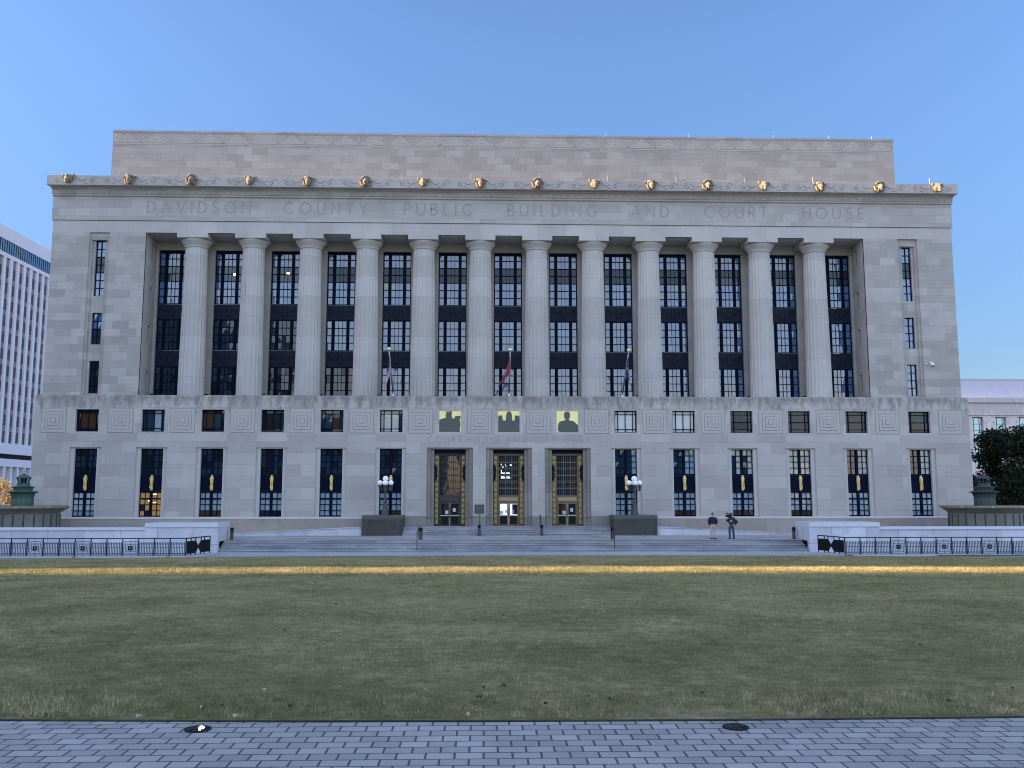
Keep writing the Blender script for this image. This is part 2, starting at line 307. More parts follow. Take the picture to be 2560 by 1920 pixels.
# grass blades
def blades():
    V = []; 
    zones = [(6.6,8.5,5600,.024,.004),(8.5,12,3800,.026,.0055),(12,17,1900,.028,.008),(17,22,1000,.03,.011),(22,29.5,900,.045,.013),(29.5,41,300,.035,.02),(41,56,120,.035,.026)]
    for y0, y1, dens, h, wd in zones:
        hw = y1*.64+3; cnt = int(dens*(y1-y0)*2*hw*.8)
        x = rng.uniform(-hw+CAMX, hw+CAMX, cnt); y = rng.uniform(y0, y1, cnt)
        r2 = (x/LA)**2+((y-LC)/LB)**2
        clump = np.sin(x*1.7+np.sin(y*2.1)*2)*np.sin(y*2.6+np.sin(x*1.3)*2)
        k = (r2 < .9995) & (rng.random(cnt) < .72+.28*clump); x = x[k]; y = y[k]; r2 = r2[k]; c = len(x)
        z = np.where(y < 6.65, 2.1, np.where(y > 55.4, -.04, 2.1-(y-6.65)*2.14/48.75))+.047+.34*np.maximum(0, 1-r2)
        a = rng.uniform(0, 2*np.pi, c); hh = h*rng.uniform(.45, 1.25, c); ww = wd*rng.uniform(.6, 1.3, c); le = rng.uniform(.3, 1.9, c)*hh; b = rng.uniform(0, 2*np.pi, c)
        A = np.stack([x-ww/2*np.cos(a), y-ww/2*np.sin(a), z-.02], 1); B = np.stack([x+ww/2*np.cos(a), y+ww/2*np.sin(a), z-.02], 1)
        D = np.stack([x+le*np.cos(b), y+le*np.sin(b), z+hh], 1); V.append(np.stack([A, B, D], 1).reshape(-1, 3))
    V = np.concatenate(V); n = len(V)//3; me = bpy.data.meshes.new('grass'); me.vertices.add(len(V)); me.vertices.foreach_set('co', V.ravel())
    me.loops.add(n*3); me.loops.foreach_set('vertex_index', np.arange(n*3, dtype=np.int32)); me.polygons.add(n)
    me.polygons.foreach_set('loop_start', np.arange(0, n*3, 3, dtype=np.int32)); me.update(calc_edges=True)
    m = bpy.data.materials.new('grass_blades'); m.use_nodes = True; t = m.node_tree; b = t.nodes['Principled BSDF']; b.inputs['Roughness'].default_value = .8; b.inputs['Specular IOR Level'].default_value = .15
    g = t.nodes.new('ShaderNodeNewGeometry'); r = t.nodes.new('ShaderNodeValToRGB'); e = r.color_ramp.elements
    e[0].position = 0; e[0].color = (.065,.08,.03,1); e[1].position = 1; e[1].color = (.70,.58,.36,1)
    q = e.new(.45); q.color = (.225,.205,.085,1); q = e.new(.75); q.color = (.45,.37,.205,1)
    c = t.nodes.new('ShaderNodeTexCoord'); nz = t.nodes.new('ShaderNodeTexNoise'); nz.inputs['Scale'].default_value = .6; nz.inputs['Detail'].default_value = 5; t.links.new(c.outputs['Object'], nz.inputs['Vector'])
    ma = t.nodes.new('ShaderNodeMath'); ma.operation = 'MULTIPLY_ADD'; ma.inputs[1].default_value = .42; t.links.new(g.outputs['Random Per Island'], ma.inputs[0])
    n2 = t.nodes.new('ShaderNodeTexNoise'); n2.inputs['Scale'].default_value = 5.5; n2.inputs['Detail'].default_value = 6; n2.inputs['Roughness'].default_value = .75; t.links.new(c.outputs['Object'], n2.inputs['Vector'])
    m2 = t.nodes.new('ShaderNodeMapRange'); m2.inputs['From Min'].default_value = .36; m2.inputs['From Max'].default_value = .64; m2.inputs['To Min'].default_value = -.12; m2.inputs['To Max'].default_value = .45; t.links.new(n2.outputs['Fac'], m2.inputs['Value'])
    mm = t.nodes.new('ShaderNodeMapRange'); mm.inputs['From Min'].default_value = .35; mm.inputs['From Max'].default_value = .65; mm.inputs['To Max'].default_value = .30; t.links.new(nz.outputs['Fac'], mm.inputs['Value'])
    a3 = t.nodes.new('ShaderNodeMath'); a3.operation = 'ADD'; t.links.new(mm.outputs[0], a3.inputs[0]); t.links.new(m2.outputs[0], a3.inputs[1]); t.links.new(a3.outputs[0], ma.inputs[2]); t.links.new(ma.outputs[0], r.inputs[0]); t.links.new(r.outputs[0], b.inputs['Base Color']); me.materials.append(m)
    o = bpy.data.objects.new('grass', me); C.objects.link(o); tag(o, kind='stuff', label='short half-dry grass blades growing all over the oval lawn', cat='grass'); return o
blades()
# platform, plaza terrace
mplat = ashlar('platform_paving', (.38,.355,.32), (.47,.445,.41), 1.9, 1.3, (.24,.22,.2), plane='xy', vary=.25, rough=.8)
mb = MB(); mb.box(-19.2, 19.65, 61.22, 69.6, .2, .68); mb.box(-75, -19.05, 59.9, 69.6, .1, .66); mb.box(19.5, 75, 59.9, 69.6, .1, .66)
tag(mb.build('terrace', mplat), kind='structure')
# the broad steps
st = empty('steps', (0, 60, -.04), 'broad flight of five grey marble steps between the white marble walls', 'steps')
yy = 59.62
for i in range(5):
    mb = MB(); z1 = -.04+.144*(i+1)
    mb.box(-19.2+.004*i, 19.65-.004*i, yy+.32*i+.05, 61.215, z1-.144-(.0 if i else .05), z1-.045); mb.box(-19.2+.004*i, 19.65-.004*i, yy+.32*i, 61.215, z1-.0445, z1); mb.build('step', M['marble_step'], st)
st = empty('steps', (0, 67.5, .68), 'short flight of four grey marble steps up to the three bronze entrances', 'steps')
for i in range(4):
    mb = MB(); z1 = .68+.149*(i+1)
    mb.box(-7.88, 7.72, 67.21+.33*i, 69.35 if i < 3 else 69.9, z1-.149, z1-.045); mb.box(-7.88, 7.72, 67.15+.33*i, 69.35 if i < 3 else 69.9, z1-.0445, z1-.0005*i); mb.build('step', M['marble_step'], st)
# ---------------------------------------------------------------- courthouse
S = 4.53
CH = empty('courthouse', (0, 69.5, 0), 'long grey limestone courthouse with twelve fluted columns, carved cornice and three bronze entrances', 'courthouse')
NB = [k for k in range(-6, 7)]
WX = [S*k for k in NB if abs(k) >= 2]+[-32.15, 32.15]; WX.sort()
# lower block
MBOX = (8.44, 10.14)
mw = [(x-.87, x+.87, *MBOX) for x in WX]; gp = [(S*k-.84, S*k+.84, 8.46, 10.12) for k in (-1, 0, 1)]
lw = [(x-1.165, x+1.165, 2.01, 7.24) for x in WX]; dh = [(S*k-1.77, S*k+1.77, 1.2, 7.26) for k in (-1, 0, 1)]
mb = MB(); Y0 = 69.5; P = FY(Y0)
mb.grid(-36.12, 36.12, 2.01, 8.30, P, lw+[(a, b, 2.01, d) for a, b, c, d in dh], .12)
mb.quad((-36.12,95,.3), (-36.12,Y0,.3), (-36.12,Y0,8.3), (-36.12,95,8.3)); mb.quad((36.12,Y0,.3), (36.12,95,.3), (36.12,95,8.3), (36.12,Y0,8.3))
mb.build('wall', M['stone_low'], CH)
mb = MB(); mb.grid(-36.12, 36.12, 8.30, 11.1, P, mw+gp, .3)
mb.quad((-36.12,95,8.3), (-36.12,Y0,8.3), (-36.12,Y0,11.1), (-36.12,95,11.1)); mb.quad((36.12,Y0,8.3), (36.12,95,8.3), (36.12,95,11.1), (36.12,Y0,11.1))
mb.quad((-36.12,Y0,11.1), (36.12,Y0,11.1), (36.12,Y0+.12,11.26), (-36.12,Y0+.12,11.26)); mb.quad((-36.12,Y0+.12,11.26), (36.12,Y0+.12,11.26), (36.12,73,11.26), (-36.12,73,11.26))
mb.build('belt_course', M['belt'], CH)
# stone window surrounds set back in the lower openings
msur = mat('surround_stone', (.46,.44,.42), .85, noise=.08, nscale=2)
for x in WX: mb = MB(); mb.grid(x-1.165, x+1.165, 2.01, 7.24, FY(Y0+.12), [(x-.85, x+.85, 2.01, 7.16)], .28); mb.build('window_surround', msur, CH)
# plinth
mcap = mat('pale_cap_stone', (.56,.54,.51), .8, noise=.12, nscale=1.5)
for a, b in ((-36.2, -10.9), (10.95, 36.2)):
    mb = MB(); mb.xprof([(69.44,.3),(69.36,1.86),(70,1.86),(70,.3)], a, b); mb.build('plinth', M['plinth'], CH)
    mb = MB(); mb.xprof([(69.33,1.862),(69.33,1.95),(69.46,2.005),(69.9,2.005),(69.9,1.862)], a-.03, b+.03); mb.build('plinth_cap', mcap, CH)
ed = [-10.9, -S-1.77, -S+1.77, -1.77, 1.77, S-1.77, S+1.77, 10.95]
for i in range(0, 8, 2): mb = MB(); mb.box(ed[i], ed[i+1], 69.42, 70.1, 1.2, 2.06); mb.build('granite_base', M['granite'], CH)
# nested square reliefs
RX = [S*(k+.5) for k in range(-6, 6)]+[-29.6, 29.6, -34.63, 34.63]
def relief_mesh(x):
    mb = MB(); zc = 9.29
    for i, (h, d, g) in enumerate([(.9,.03,.05),(.64,.06,.045),(.40,.09,.045),(.17,.12,.04)]):
        # groove ring then raised block
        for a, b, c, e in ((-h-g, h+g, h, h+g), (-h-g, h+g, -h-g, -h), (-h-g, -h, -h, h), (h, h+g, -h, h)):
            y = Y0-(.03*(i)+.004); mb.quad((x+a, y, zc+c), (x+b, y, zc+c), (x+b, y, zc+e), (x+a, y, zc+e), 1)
        mb.box(x-h, x+h, Y0-.03*(i+1), Y0-.004, zc-h, zc+h, 0)
    return mb
for x in RX: relief_mesh(x).build('square_relief', [M['relief'], M['groove']], CH)
# gilt panels with silhouettes
SIL = {
 -1: [[(-.84,-.83),(-.84,.10),(-.62,.20),(-.30,.28),(-.38,.42),(-.30,.55),(-.34,.78),(-.26,.70),(-.18,.80),(-.08,.72),(.02,.80),(.12,.78),(.10,.45),(.16,.22),(.32,.20),(.34,.36),(.56,.42),(.80,.40),(.82,.28),(.72,.24),(.78,-.3),(.72,-.60),(.76,-.83)]],
 0: [[(-.82,-.83),(-.82,.38),(-.74,.46),(-.52,.47),(-.50,.30),(-.46,.08),(-.24,.06),(-.20,.55),(-.12,.74),(.02,.79),(.14,.74),(.22,.55),(.26,.06),(.44,.08),(.48,.46),(.74,.46),(.82,.36),(.82,-.83)]],
 1: [[(-.62,-.83),(-.74,-.62),(-.70,-.20),(-.60,.0),(-.30,.06),(-.16,.12),(-.14,.22),(-.24,.30),(-.25,.62),(-.17,.74),(.0,.78),(.14,.72),(.20,.58),(.18,.28),(.10,.20),(.14,.10),(.50,.02),(.66,-.14),(.83,-.30),(.83,-.83)]]}
for k in (-1, 0, 1):
    mb = MB(); mb.box(S*k-.84, S*k+.84, Y0+.07, Y0+.3, 8.46, 10.12); g = mb.build('gilt_panel', M['gilt'], CH)
    mb = MB()
    for poly in SIL[k]: mb.prism([(S*k+a, 9.29+b) for a, b in poly], Y0+.02, Y0+.067)
    mb.build('silhouette', M['silh'], g)
# ---- windows
def window(name, cx, z0, z1, hw, y, cols, rows, pick, frame='navy', dep=.07, parent=None, meet=None):
    holes = [(cx+a, cx+b, c, d) for a, b in cols for c, d in rows]
    mb = MB(); mb.grid(cx-hw, cx+hw, z0, z1, FY(y), holes, dep); 
    if meet: 
        for a, b in meet: mb.box(cx+a, cx+b, y-.05, y-.001, z0+.02, z1-.02)
    f = mb.build(name, M[frame], parent or CH)
    order = []; g = MB()
    for i, (a, b) in enumerate(cols):
        for j, (c, d) in enumerate(rows):
            k = pick(i, j)
            if k not in order: order.append(k)
            j1 = random.uniform(-.006, .006); j2 = random.uniform(-.006, .006); yy = y+dep
            g.quad((cx+a-.01, yy+j1, c-.01), (cx+b+.01, yy+j2, c-.01), (cx+b+.01, yy+j2-j1, d+.01), (cx+a-.01, yy-j2, d+.01), order.index(k))
    g.build('pane', [M[k] for k in order], f)
    return f
rc = random.choice
YW = 69.86
for n_, x in enumerate(WX):
    right = x > 12; left = x < -12
    # small square window of the belt
    if n_ == 5: k0 = 'g_cream'
    elif n_ in (6, 7): k0 = 'g_blind2'
    elif right: k0 = 'g_slab'
    else: k0 = 'g_mid'
    cols = [(-.79,-.60),(-.55,-.03),(.03,.55),(.60,.79)]; rows = [(8.50,8.68),(8.73,9.83),(9.88,10.08)]
    if n_ > 7: cols = [(-.79,-.58),(-.52,.52),(.58,.79)]; rows = [(8.50,8.68),(8.73,9.24),(9.30,9.83),(9.88,10.08)]
    def pk(i, j, n_=n_, k0=k0):
        if n_ == 5: return ('g_cream' if j != 0 else 'g_blind2') if i < 3 else 'g_mid'
        if n_ == 0: return 'g_brown' if j == 1 and i in (1, 2) else 'g_dark'
        if n_ == 1: return 'g_mid' if i != 2 else 'g_blind'
        if n_ in (2, 3, 4): return rc(['g_mid', 'g_dark', 'g_brown'])
        return k0
    window('window', x, *MBOX, .87, Y0+.26, cols, rows, pk)
    # tall lower opening: upper sash, dark panel with gilt torch, lower sash
    cols = [(-.79,-.47),(-.42,-.11),(.11,.42),(.47,.79)]
    ur = [(5.27,5.70),(5.75,6.17),(6.22,6.62),(6.69,7.10)]
    def pu(i, j, n_=n_):
        if n_ == 9-1 : return 'g_cream' if (i in (1, 3) or j == 3) else 'g_mid'
        if n_ == 9: return 'g_cream'
        if n_ in (6, 7, 10, 11): return ('g_blind' if i >= 2 and (n_ != 6 or i == 3) else 'g_mid')
        return rc(['g_dark', 'g_mid', 'g_mid'])
    window('window', x, 5.17, 7.16, .85, YW, cols, ur, pu, meet=[(-.09,.09)])
    lr = [(2.10,2.44),(2.49,2.90),(2.95,3.30),(3.42,3.80)]
    def pl(i, j, n_=n_):
        if n_ == 1: return 'g_lit' if j > 1 or i > 1 else 'g_dark' if (i+j) % 2 else 'g_lit'
        if j == 0 and n_ in (2, 3, 5, 7, 8, 9): return 'g_brown' if n_ != 3 else 'g_dark'
        return 'g_blind2' if n_ in (0, 11) and j else 'g_blind'
    f = window('window', x, 2.01, 3.88, .85, YW, cols, lr, pl, meet=[(-.09,.09)])
    if n_ == 1:
        mb = MB(); mb.box(x+.13, x+.40, YW+.055, YW+.065, 3.68, 3.73); mb.box(x+.15, x+.38, YW+.055, YW+.065, 3.06, 3.10); mb.box(x-.2, x-.13, YW+.055, YW+.065, 3.16, 3.22)
        mb.build('ceiling_light', mat('lit_tube', (.9,.8,.6), .5, emit=(1,.85,.55), estr=1.1), f)
    mb = MB(); mb.box(x-.85, x+.85, YW-.02, YW+.1, 3.882, 5.168); mb.box(x-.82, x+.82, YW-.03, YW-.021, 5.10, 5.15); mb.box(x-.82, x+.82, YW-.03, YW-.021, 3.90, 3.94); pn = mb.build('spandrel', M['navy'], CH)
    mb = MB(); zc0 = 4.0
    mb.lathe(x+.02, YW-.06, [(.05,3.98),(.105,4.02),(.115,4.12),(.10,4.4),(.125,4.75),(.14,4.92),(.11,5.0),(.09,5.04),(.10,5.10),(.05,5.16)], 8)
    for q in range(5): mb.box(x-.10, x+.13, YW-.19, YW-.15, 4.9-.0*q, 4.95); break
    mb.tube([(x-.08, YW-.17, 4.95), (x-.02, YW-.19, 4.6), (x-.07, YW-.17, 4.2)], .03); mb.tube([(x+.10, YW-.17, 4.98), (x+.07, YW-.19, 4.6), (x+.11, YW-.17, 4.1)], .03)
    mb.build('gilt_torch', M['gold'], pn)
# ---- entrances
for k in (-1, 0, 1):
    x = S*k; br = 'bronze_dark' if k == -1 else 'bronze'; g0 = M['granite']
    mb = MB(); hin = 1.21
    mb.grid(x-1.77, x+1.77, 1.2, 7.26, FY(Y0+.1), [(x-1.50, x+1.50, 1.2, 7.16)], .16)
    mb.grid(x-1.50, x+1.50, 1.2, 7.16, FY(Y0+.26), [(x-hin, x+hin, 1.2, 7.12)], .55)
    sr = mb.build('granite_surround', g0, CH)
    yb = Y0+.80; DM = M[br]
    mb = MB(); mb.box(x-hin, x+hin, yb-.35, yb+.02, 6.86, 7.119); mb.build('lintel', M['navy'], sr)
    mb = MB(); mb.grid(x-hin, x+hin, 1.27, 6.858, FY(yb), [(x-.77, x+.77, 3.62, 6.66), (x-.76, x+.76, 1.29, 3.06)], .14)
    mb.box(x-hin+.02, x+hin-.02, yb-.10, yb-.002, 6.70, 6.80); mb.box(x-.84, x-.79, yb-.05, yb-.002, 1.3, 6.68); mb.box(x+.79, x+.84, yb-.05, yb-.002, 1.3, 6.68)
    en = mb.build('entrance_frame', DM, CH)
    mb = MB(); mb.box(x-.74, x+.74, yb-.05, yb-.002, 3.2, 3.46); mb.build('transom_panel', mat('transom_metal', (.36,.29,.16) if k > -1 else (.06,.05,.045), .5, .3), en)
    for s in (-1, 1):
        mb = MB()
        for i in range(13):
            z = 1.42+i*.408; xx = x+s*1.02
            mb.box(xx-.125, xx+.125, yb-.10, yb-.002, z+.04, z+.36); mb.box(xx-.08, xx+.08, yb-.13, yb-.101, z+.09, z+.31); mb.box(xx-.15, xx+.15, yb-.07, yb-.003, z, z+.03)
            mb.box(xx-.09, xx+.09, yb-.12, yb-.101, z+.05, z+.08)
        mb.build('cast_ornament_strip', M['verdi'], en)
        mb = MB(); mb.lathe(x+s*1.15, yb-.38, [(.03,4.72),(.10,4.80),(.16,4.95),(.17,5.6),(.20,5.72),(.10,5.86),(.05,5.98)], 8); mb.box(min(x+s*1.15, x+s*1.21), max(x+s*1.15, x+s*1.21), yb-.42, yb-.34, 5.2, 5.3)
        mb.build('wall_lantern', M['black'], en)
    # lattice window
    mb = MB(); xs_ = [x-.77+i*1.54/9 for i in range(10)]
    for i in range(1, 9):
        if i % 3: continue
        mb.box(xs_[i]-.03, xs_[i]+.03, yb+.04, yb+.10, 3.62, 6.66)
    for i in (1, 2, 4, 5, 7, 8): mb.box(xs_[i]-.012, xs_[i]+.012, yb+.06, yb+.10, 3.62, 6.66)
    for j in range(1, 6): z = 3.62+j*3.04/6; mb.box(x-.77, x+.77, yb+.042, yb+.098, z-.03, z+.03); mb.box(x-.77, x+.77, yb+.062, yb+.098, z+.10, z+.12)
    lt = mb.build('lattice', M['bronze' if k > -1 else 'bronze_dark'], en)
    mb = MB(); mb.quad((x-.77,yb+.13,3.62), (x+.77,yb+.13,3.62), (x+.77,yb+.13,6.66), (x-.77,yb+.13,6.66))
    if k == 0:
        for (a, c, w_, h_) in ((-.62,5.95,.10,.10),(-.5,5.78,.12,.06),(-.3,6.0,.09,.09),(-.28,5.86,.1,.08),(.08,5.92,.2,.07),(-.6,5.3,.06,.28),(-.55,5.3,.3,.06),(-.2,5.3,.32,.07),(-.6,4.93,.34,.13),(-.16,4.93,.30,.13)):
            mb.quad((x+a,yb+.125,c), (x+a+w_,yb+.125,c), (x+a+w_*.8,yb+.125,c+h_), (x+a+.02,yb+.125,c+h_), 1)
    mb.build('pane', [M['g_mid'], mat('lit_lobby_lamp', (.8,.8,.75), .5, emit=(.85,1,.85), estr=.55)], en)
    # doors
    for s in (-1, 1):
        a, b = (x-.76, x-.015) if s < 0 else (x+.015, x+.76)
        mb = MB(); mb.grid(a, b, 1.29, 3.06, FY(yb+.03), [(a+.10, b-.10, 2.14, 2.96), (a+.10, b-.10, 1.40, 2.02)], .05); dr = mb.build('door', DM, en)
        mb = MB(); 
        up = 'g_dark'; 
        mb.quad((a+.09,yb+.075,2.13), (b-.09,yb+.075,2.13), (b-.09,yb+.075,2.97), (a+.09,yb+.075,2.97), 1 if k == 0 else 0); mb.quad((a+.09,yb+.075,1.39), (b-.09,yb+.075,1.39), (b-.09,yb+.075,2.03), (a+.09,yb+.075,2.03), 0)
        if k == 0 and s > 0: mb.quad((a+.26,yb+.072,2.16), (b-.10,yb+.072,2.16), (b-.10,yb+.072,2.94), (a+.26,yb+.072,2.94), 0)
        if k != 0 and (s < 0): mb.quad((a+.30,yb+.072,2.45), (b-.11,yb+.072,2.45), (b-.11,yb+.072,2.95), (a+.36,yb+.072,2.95), 2)
        mb.build('pane', [M['g_dark'], mat('daylight_lobby', (.3,.33,.36), .4, emit=(.75,.86,1), estr=.5), M['g_brown']], dr)
        mb = MB(); mb.box(a+.03, b-.03, yb-.03, yb+.02, 2.05, 2.11); mb.build('push_bar', mat('satin_steel', (.62,.60,.58), .35, .5), dr)
# words
GL = {'A':(.72,[[(0,0),(.36,1),(.72,0)],[(.13,.34),(.59,.34)]]),'B':(.52,[[(0,0),(0,1),(.3,1),(.44,.88),(.44,.66),(.3,.54),(0,.54)],[(.3,.54),(.5,.4),(.5,.14),(.34,0),(0,0)]]),
'C':(.8,[[(.8,.18),(.62,.03),(.42,0),(.15,.13),(0,.4),(0,.62),(.15,.88),(.42,1),(.64,.97),(.78,.84)]]),'D':(.66,[[(0,0),(0,1),(.25,1),(.52,.87),(.66,.6),(.66,.38),(.52,.13),(.25,0),(0,0)]]),
'E':(.44,[[(.44,0),(0,0),(0,1),(.44,1)],[(0,.53),(.38,.53)]]),'G':(.84,[[(.8,.86),(.62,.98),(.42,1),(.15,.88),(0,.6),(0,.4),(.15,.12),(.42,0),(.66,.05),(.82,.24),(.82,.46),(.52,.46)]]),
'H':(.66,[[(0,0),(0,1)],[(.66,0),(.66,1)],[(0,.53),(.66,.53)]]),'I':(.04,[[(.02,0),(.02,1)]]),'L':(.44,[[(0,1),(0,0),(.44,0)]]),'N':(.68,[[(0,0),(0,1),(.68,0),(.68,1)]]),
'O':(.92,[[(.46,0),(.18,.1),(0,.36),(0,.64),(.18,.9),(.46,1),(.74,.9),(.92,.64),(.92,.36),(.74,.1),(.46,0)]]),'P':(.5,[[(0,0),(0,1),(.3,1),(.48,.87),(.48,.62),(.3,.49),(0,.49)]]),
'R':(.54,[[(0,0),(0,1),(.3,1),(.47,.88),(.47,.63),(.3,.5),(0,.5)],[(.24,.5),(.54,0)]]),'S':(.5,[[(0,.14),(.15,.01),(.34,0),(.49,.14),(.48,.34),(.3,.48),(.14,.56),(.04,.7),(.06,.88),(.22,1),(.38,.97),(.47,.86)]]),
'T':(.56,[[(0,1),(.56,1)],[(.28,1),(.28,0)]]),'U':(.66,[[(0,1),(0,.3),(.1,.08),(.33,0),(.56,.08),(.66,.3),(.66,1)]]),'V':(.72,[[(0,1),(.36,0),(.72,1)]]),'Y':(.66,[[(0,1),(.33,.5),(.66,1)],[(.33,.5),(.33,0)]])}
def strokes(mb, poly, ox, oz, sx, h, y, wd):
    pts = [Vector((ox+a*sx, oz+b*h)) for a, b in poly]; n = len(pts); closed = (pts[0]-pts[-1]).length < 1e-6
    if closed: pts = pts[:-1]; n -= 1
    vs = []
    for i, p in enumerate(pts):
        d0 = (p-pts[i-1]).normalized() if (i > 0 or closed) else None; d1 = (pts[(i+1) % n]-p).normalized() if (i < n-1 or closed) else None
        d0 = d0 or d1; d1 = d1 or d0; t = (d0+d1); t = t.normalized() if t.length > .3 else d1
        k = 1/max(.5, t.dot(d1)); nn = Vector((-t.y, t.x))*wd*.5*k; vs += [(p.x-nn.x, y, p.y-nn.y), (p.x+nn.x, y, p.y+nn.y)]
    m_ = n if closed else n-1
    mb.add(vs, [(2*i, 2*((i+1) % n), 2*((i+1) % n)+1, 2*i+1) for i in range(m_)])
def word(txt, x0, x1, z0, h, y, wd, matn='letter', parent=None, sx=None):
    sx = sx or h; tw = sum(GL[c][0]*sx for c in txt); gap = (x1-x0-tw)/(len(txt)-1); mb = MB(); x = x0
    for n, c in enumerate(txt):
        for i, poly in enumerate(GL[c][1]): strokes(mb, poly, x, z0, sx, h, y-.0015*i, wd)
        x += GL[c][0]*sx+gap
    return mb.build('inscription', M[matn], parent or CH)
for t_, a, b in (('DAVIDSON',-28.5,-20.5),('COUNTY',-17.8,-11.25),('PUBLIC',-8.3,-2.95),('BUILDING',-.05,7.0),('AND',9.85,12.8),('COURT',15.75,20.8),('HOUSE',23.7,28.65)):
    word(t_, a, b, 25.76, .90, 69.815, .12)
x = -6.2
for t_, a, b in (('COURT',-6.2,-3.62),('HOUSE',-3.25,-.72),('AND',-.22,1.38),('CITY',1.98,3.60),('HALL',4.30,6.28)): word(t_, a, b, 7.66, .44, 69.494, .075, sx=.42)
# ---- upper block
YU = 69.9; P = FY(YU); ZT = 27.0
sl = [(-32.93, -31.36, 11.26, 24.13), (31.36, 32.93, 11.26, 24.13)]
mb = MB(); mb.grid(-35.82, 35.82, 11.26, 24.15, P, sl+[(-28.55, 28.55, 11.26, 24.15)], .14)
mb.quad((-35.82,95,11.2), (-35.82,YU,11.2), (-35.82,YU,28.4), (-35.82,95,28.4)); mb.quad((35.82,YU,11.2), (35.82,95,11.2), (35.82,95,28.4), (35.82,YU,28.4))
for s in sl:
    cx = (s[0]+s[1])/2; a = cx-.6; b = cx+.6
    mb.grid(s[0], s[1], 11.26, 24.13, FY(YU+.14), [(a, b, 11.26, 23.57)], .16)
    mb.grid(a, b, 11.26, 23.57, FY(YU+.30), [(cx-.38, cx+.38, 19.1, 23.55), (cx-.38, cx+.38, 15.26, 17.76), (cx-.38, cx+.38, 11.43, 13.96)], .22)
mb.build('wall', M['stone'], CH)
for s in sl:
    cx = (s[0]+s[1])/2; cols = [(-.32,-.03),(.03,.32)]
    def mk(z0, z1, n): d = (z1-z0-.06)/n; return [(z0+.05+i*d, z0+.05+i*d+d-.05) for i in range(n)]
    lf = cx < 0
    window('window', cx, 19.1, 23.55, .38, YU+.46, cols, mk(19.1, 23.55, 7), lambda i, j: 'g_slab' if j in (3, 4) else ('g_lamp' if lf and j == 6 and i == 1 and 0 else 'g_sky'))
    window('window', cx, 15.26, 17.76, .38, YU+.46, cols, mk(15.26, 17.76, 4), lambda i, j: ('g_mid' if lf and (j < 2) else 'g_sky'))
    window('window', cx, 11.43, 13.96, .38, YU+.46, cols, mk(11.43, 13.96, 4), lambda i, j: ('g_dark' if lf else 'g_sky2'))
mb = MB(); mb.box(-35.82, 35.82, YU, YU+.5, 24.152, 25.08)
mb.build('architrave', M['arch'], CH)
mb = MB(); mb.box(-35.90, 35.90, YU-.08, YU+.6, 25.11, ZT); mb.build('frieze', M['frieze'], CH)
# porch: soffit, beams, back wall, side walls
YB = 72.3
mb = MB(); mb.quad((-28.55,YU,24.15), (-28.55,YB,24.15), (28.55,YB,24.15), (28.55,YU,24.15))
for k in NB:
    x = S*k
    for a, b, c, d in ((-.9,.9,.5,.56),(-.9,.9,1.9,1.96),(-.9,-.84,.5,1.96),(.84,.9,.5,1.96)): mb.box(x+a, x+b, YU+c, YU+d, 24.11, 24.149)
mb.build('soffit', mat('soffit_stone', (.44,.42,.40), .9, noise=.1), CH)
mb = MB(); bays = [(S*k-1.15, S*k+1.15, 11.26, 23.40) for k in NB]
mb.grid(-28.55, 28.55, 11.26, 24.15, FY(YB), bays, .24)
for s in (-1, 1):
    PX = (lambda u, v, d, s=s: (s*28.55+s*d, u, v)); hs = [(71.25, 71.75, a, b) for a, b in ((22.3,23.6),(18.7,20.1),(15.6,17.0),(11.9,13.3))]
    mb.grid(YU, YB, 11.26, 24.15, PX, hs, .4)
mb.build('porch_wall', M['porch'], CH)
mb = MB()
for s in (-1, 1):
    for a, b in ((22.3,23.6),(18.7,20.1),(15.6,17.0),(11.9,13.3)): mb.box(s*28.9-.04, s*28.9+.04, 71.2, 71.8, a-.05, b+.05)
mb.build('side_louvre', M['navy'], CH)
cols = [(-1.06,-.72),(-.46,-.16),(-.13,.14),(.17,.47),(.72,1.06)]
def pz(n, z0): return [(z0+i*.62+.03, z0+i*.62+.59) for i in range(n)]
def scroll(mb, x, z, r, y, wd, s=1, turns=1.3):
    pts = []
    for i in range(13):
        a = i/12*turns*2*math.pi; q = r*(1-.62*i/12); pts.append((x+s*q*math.cos(a), y, z+q*math.sin(a)))
    mb.tube(pts, wd, 4)
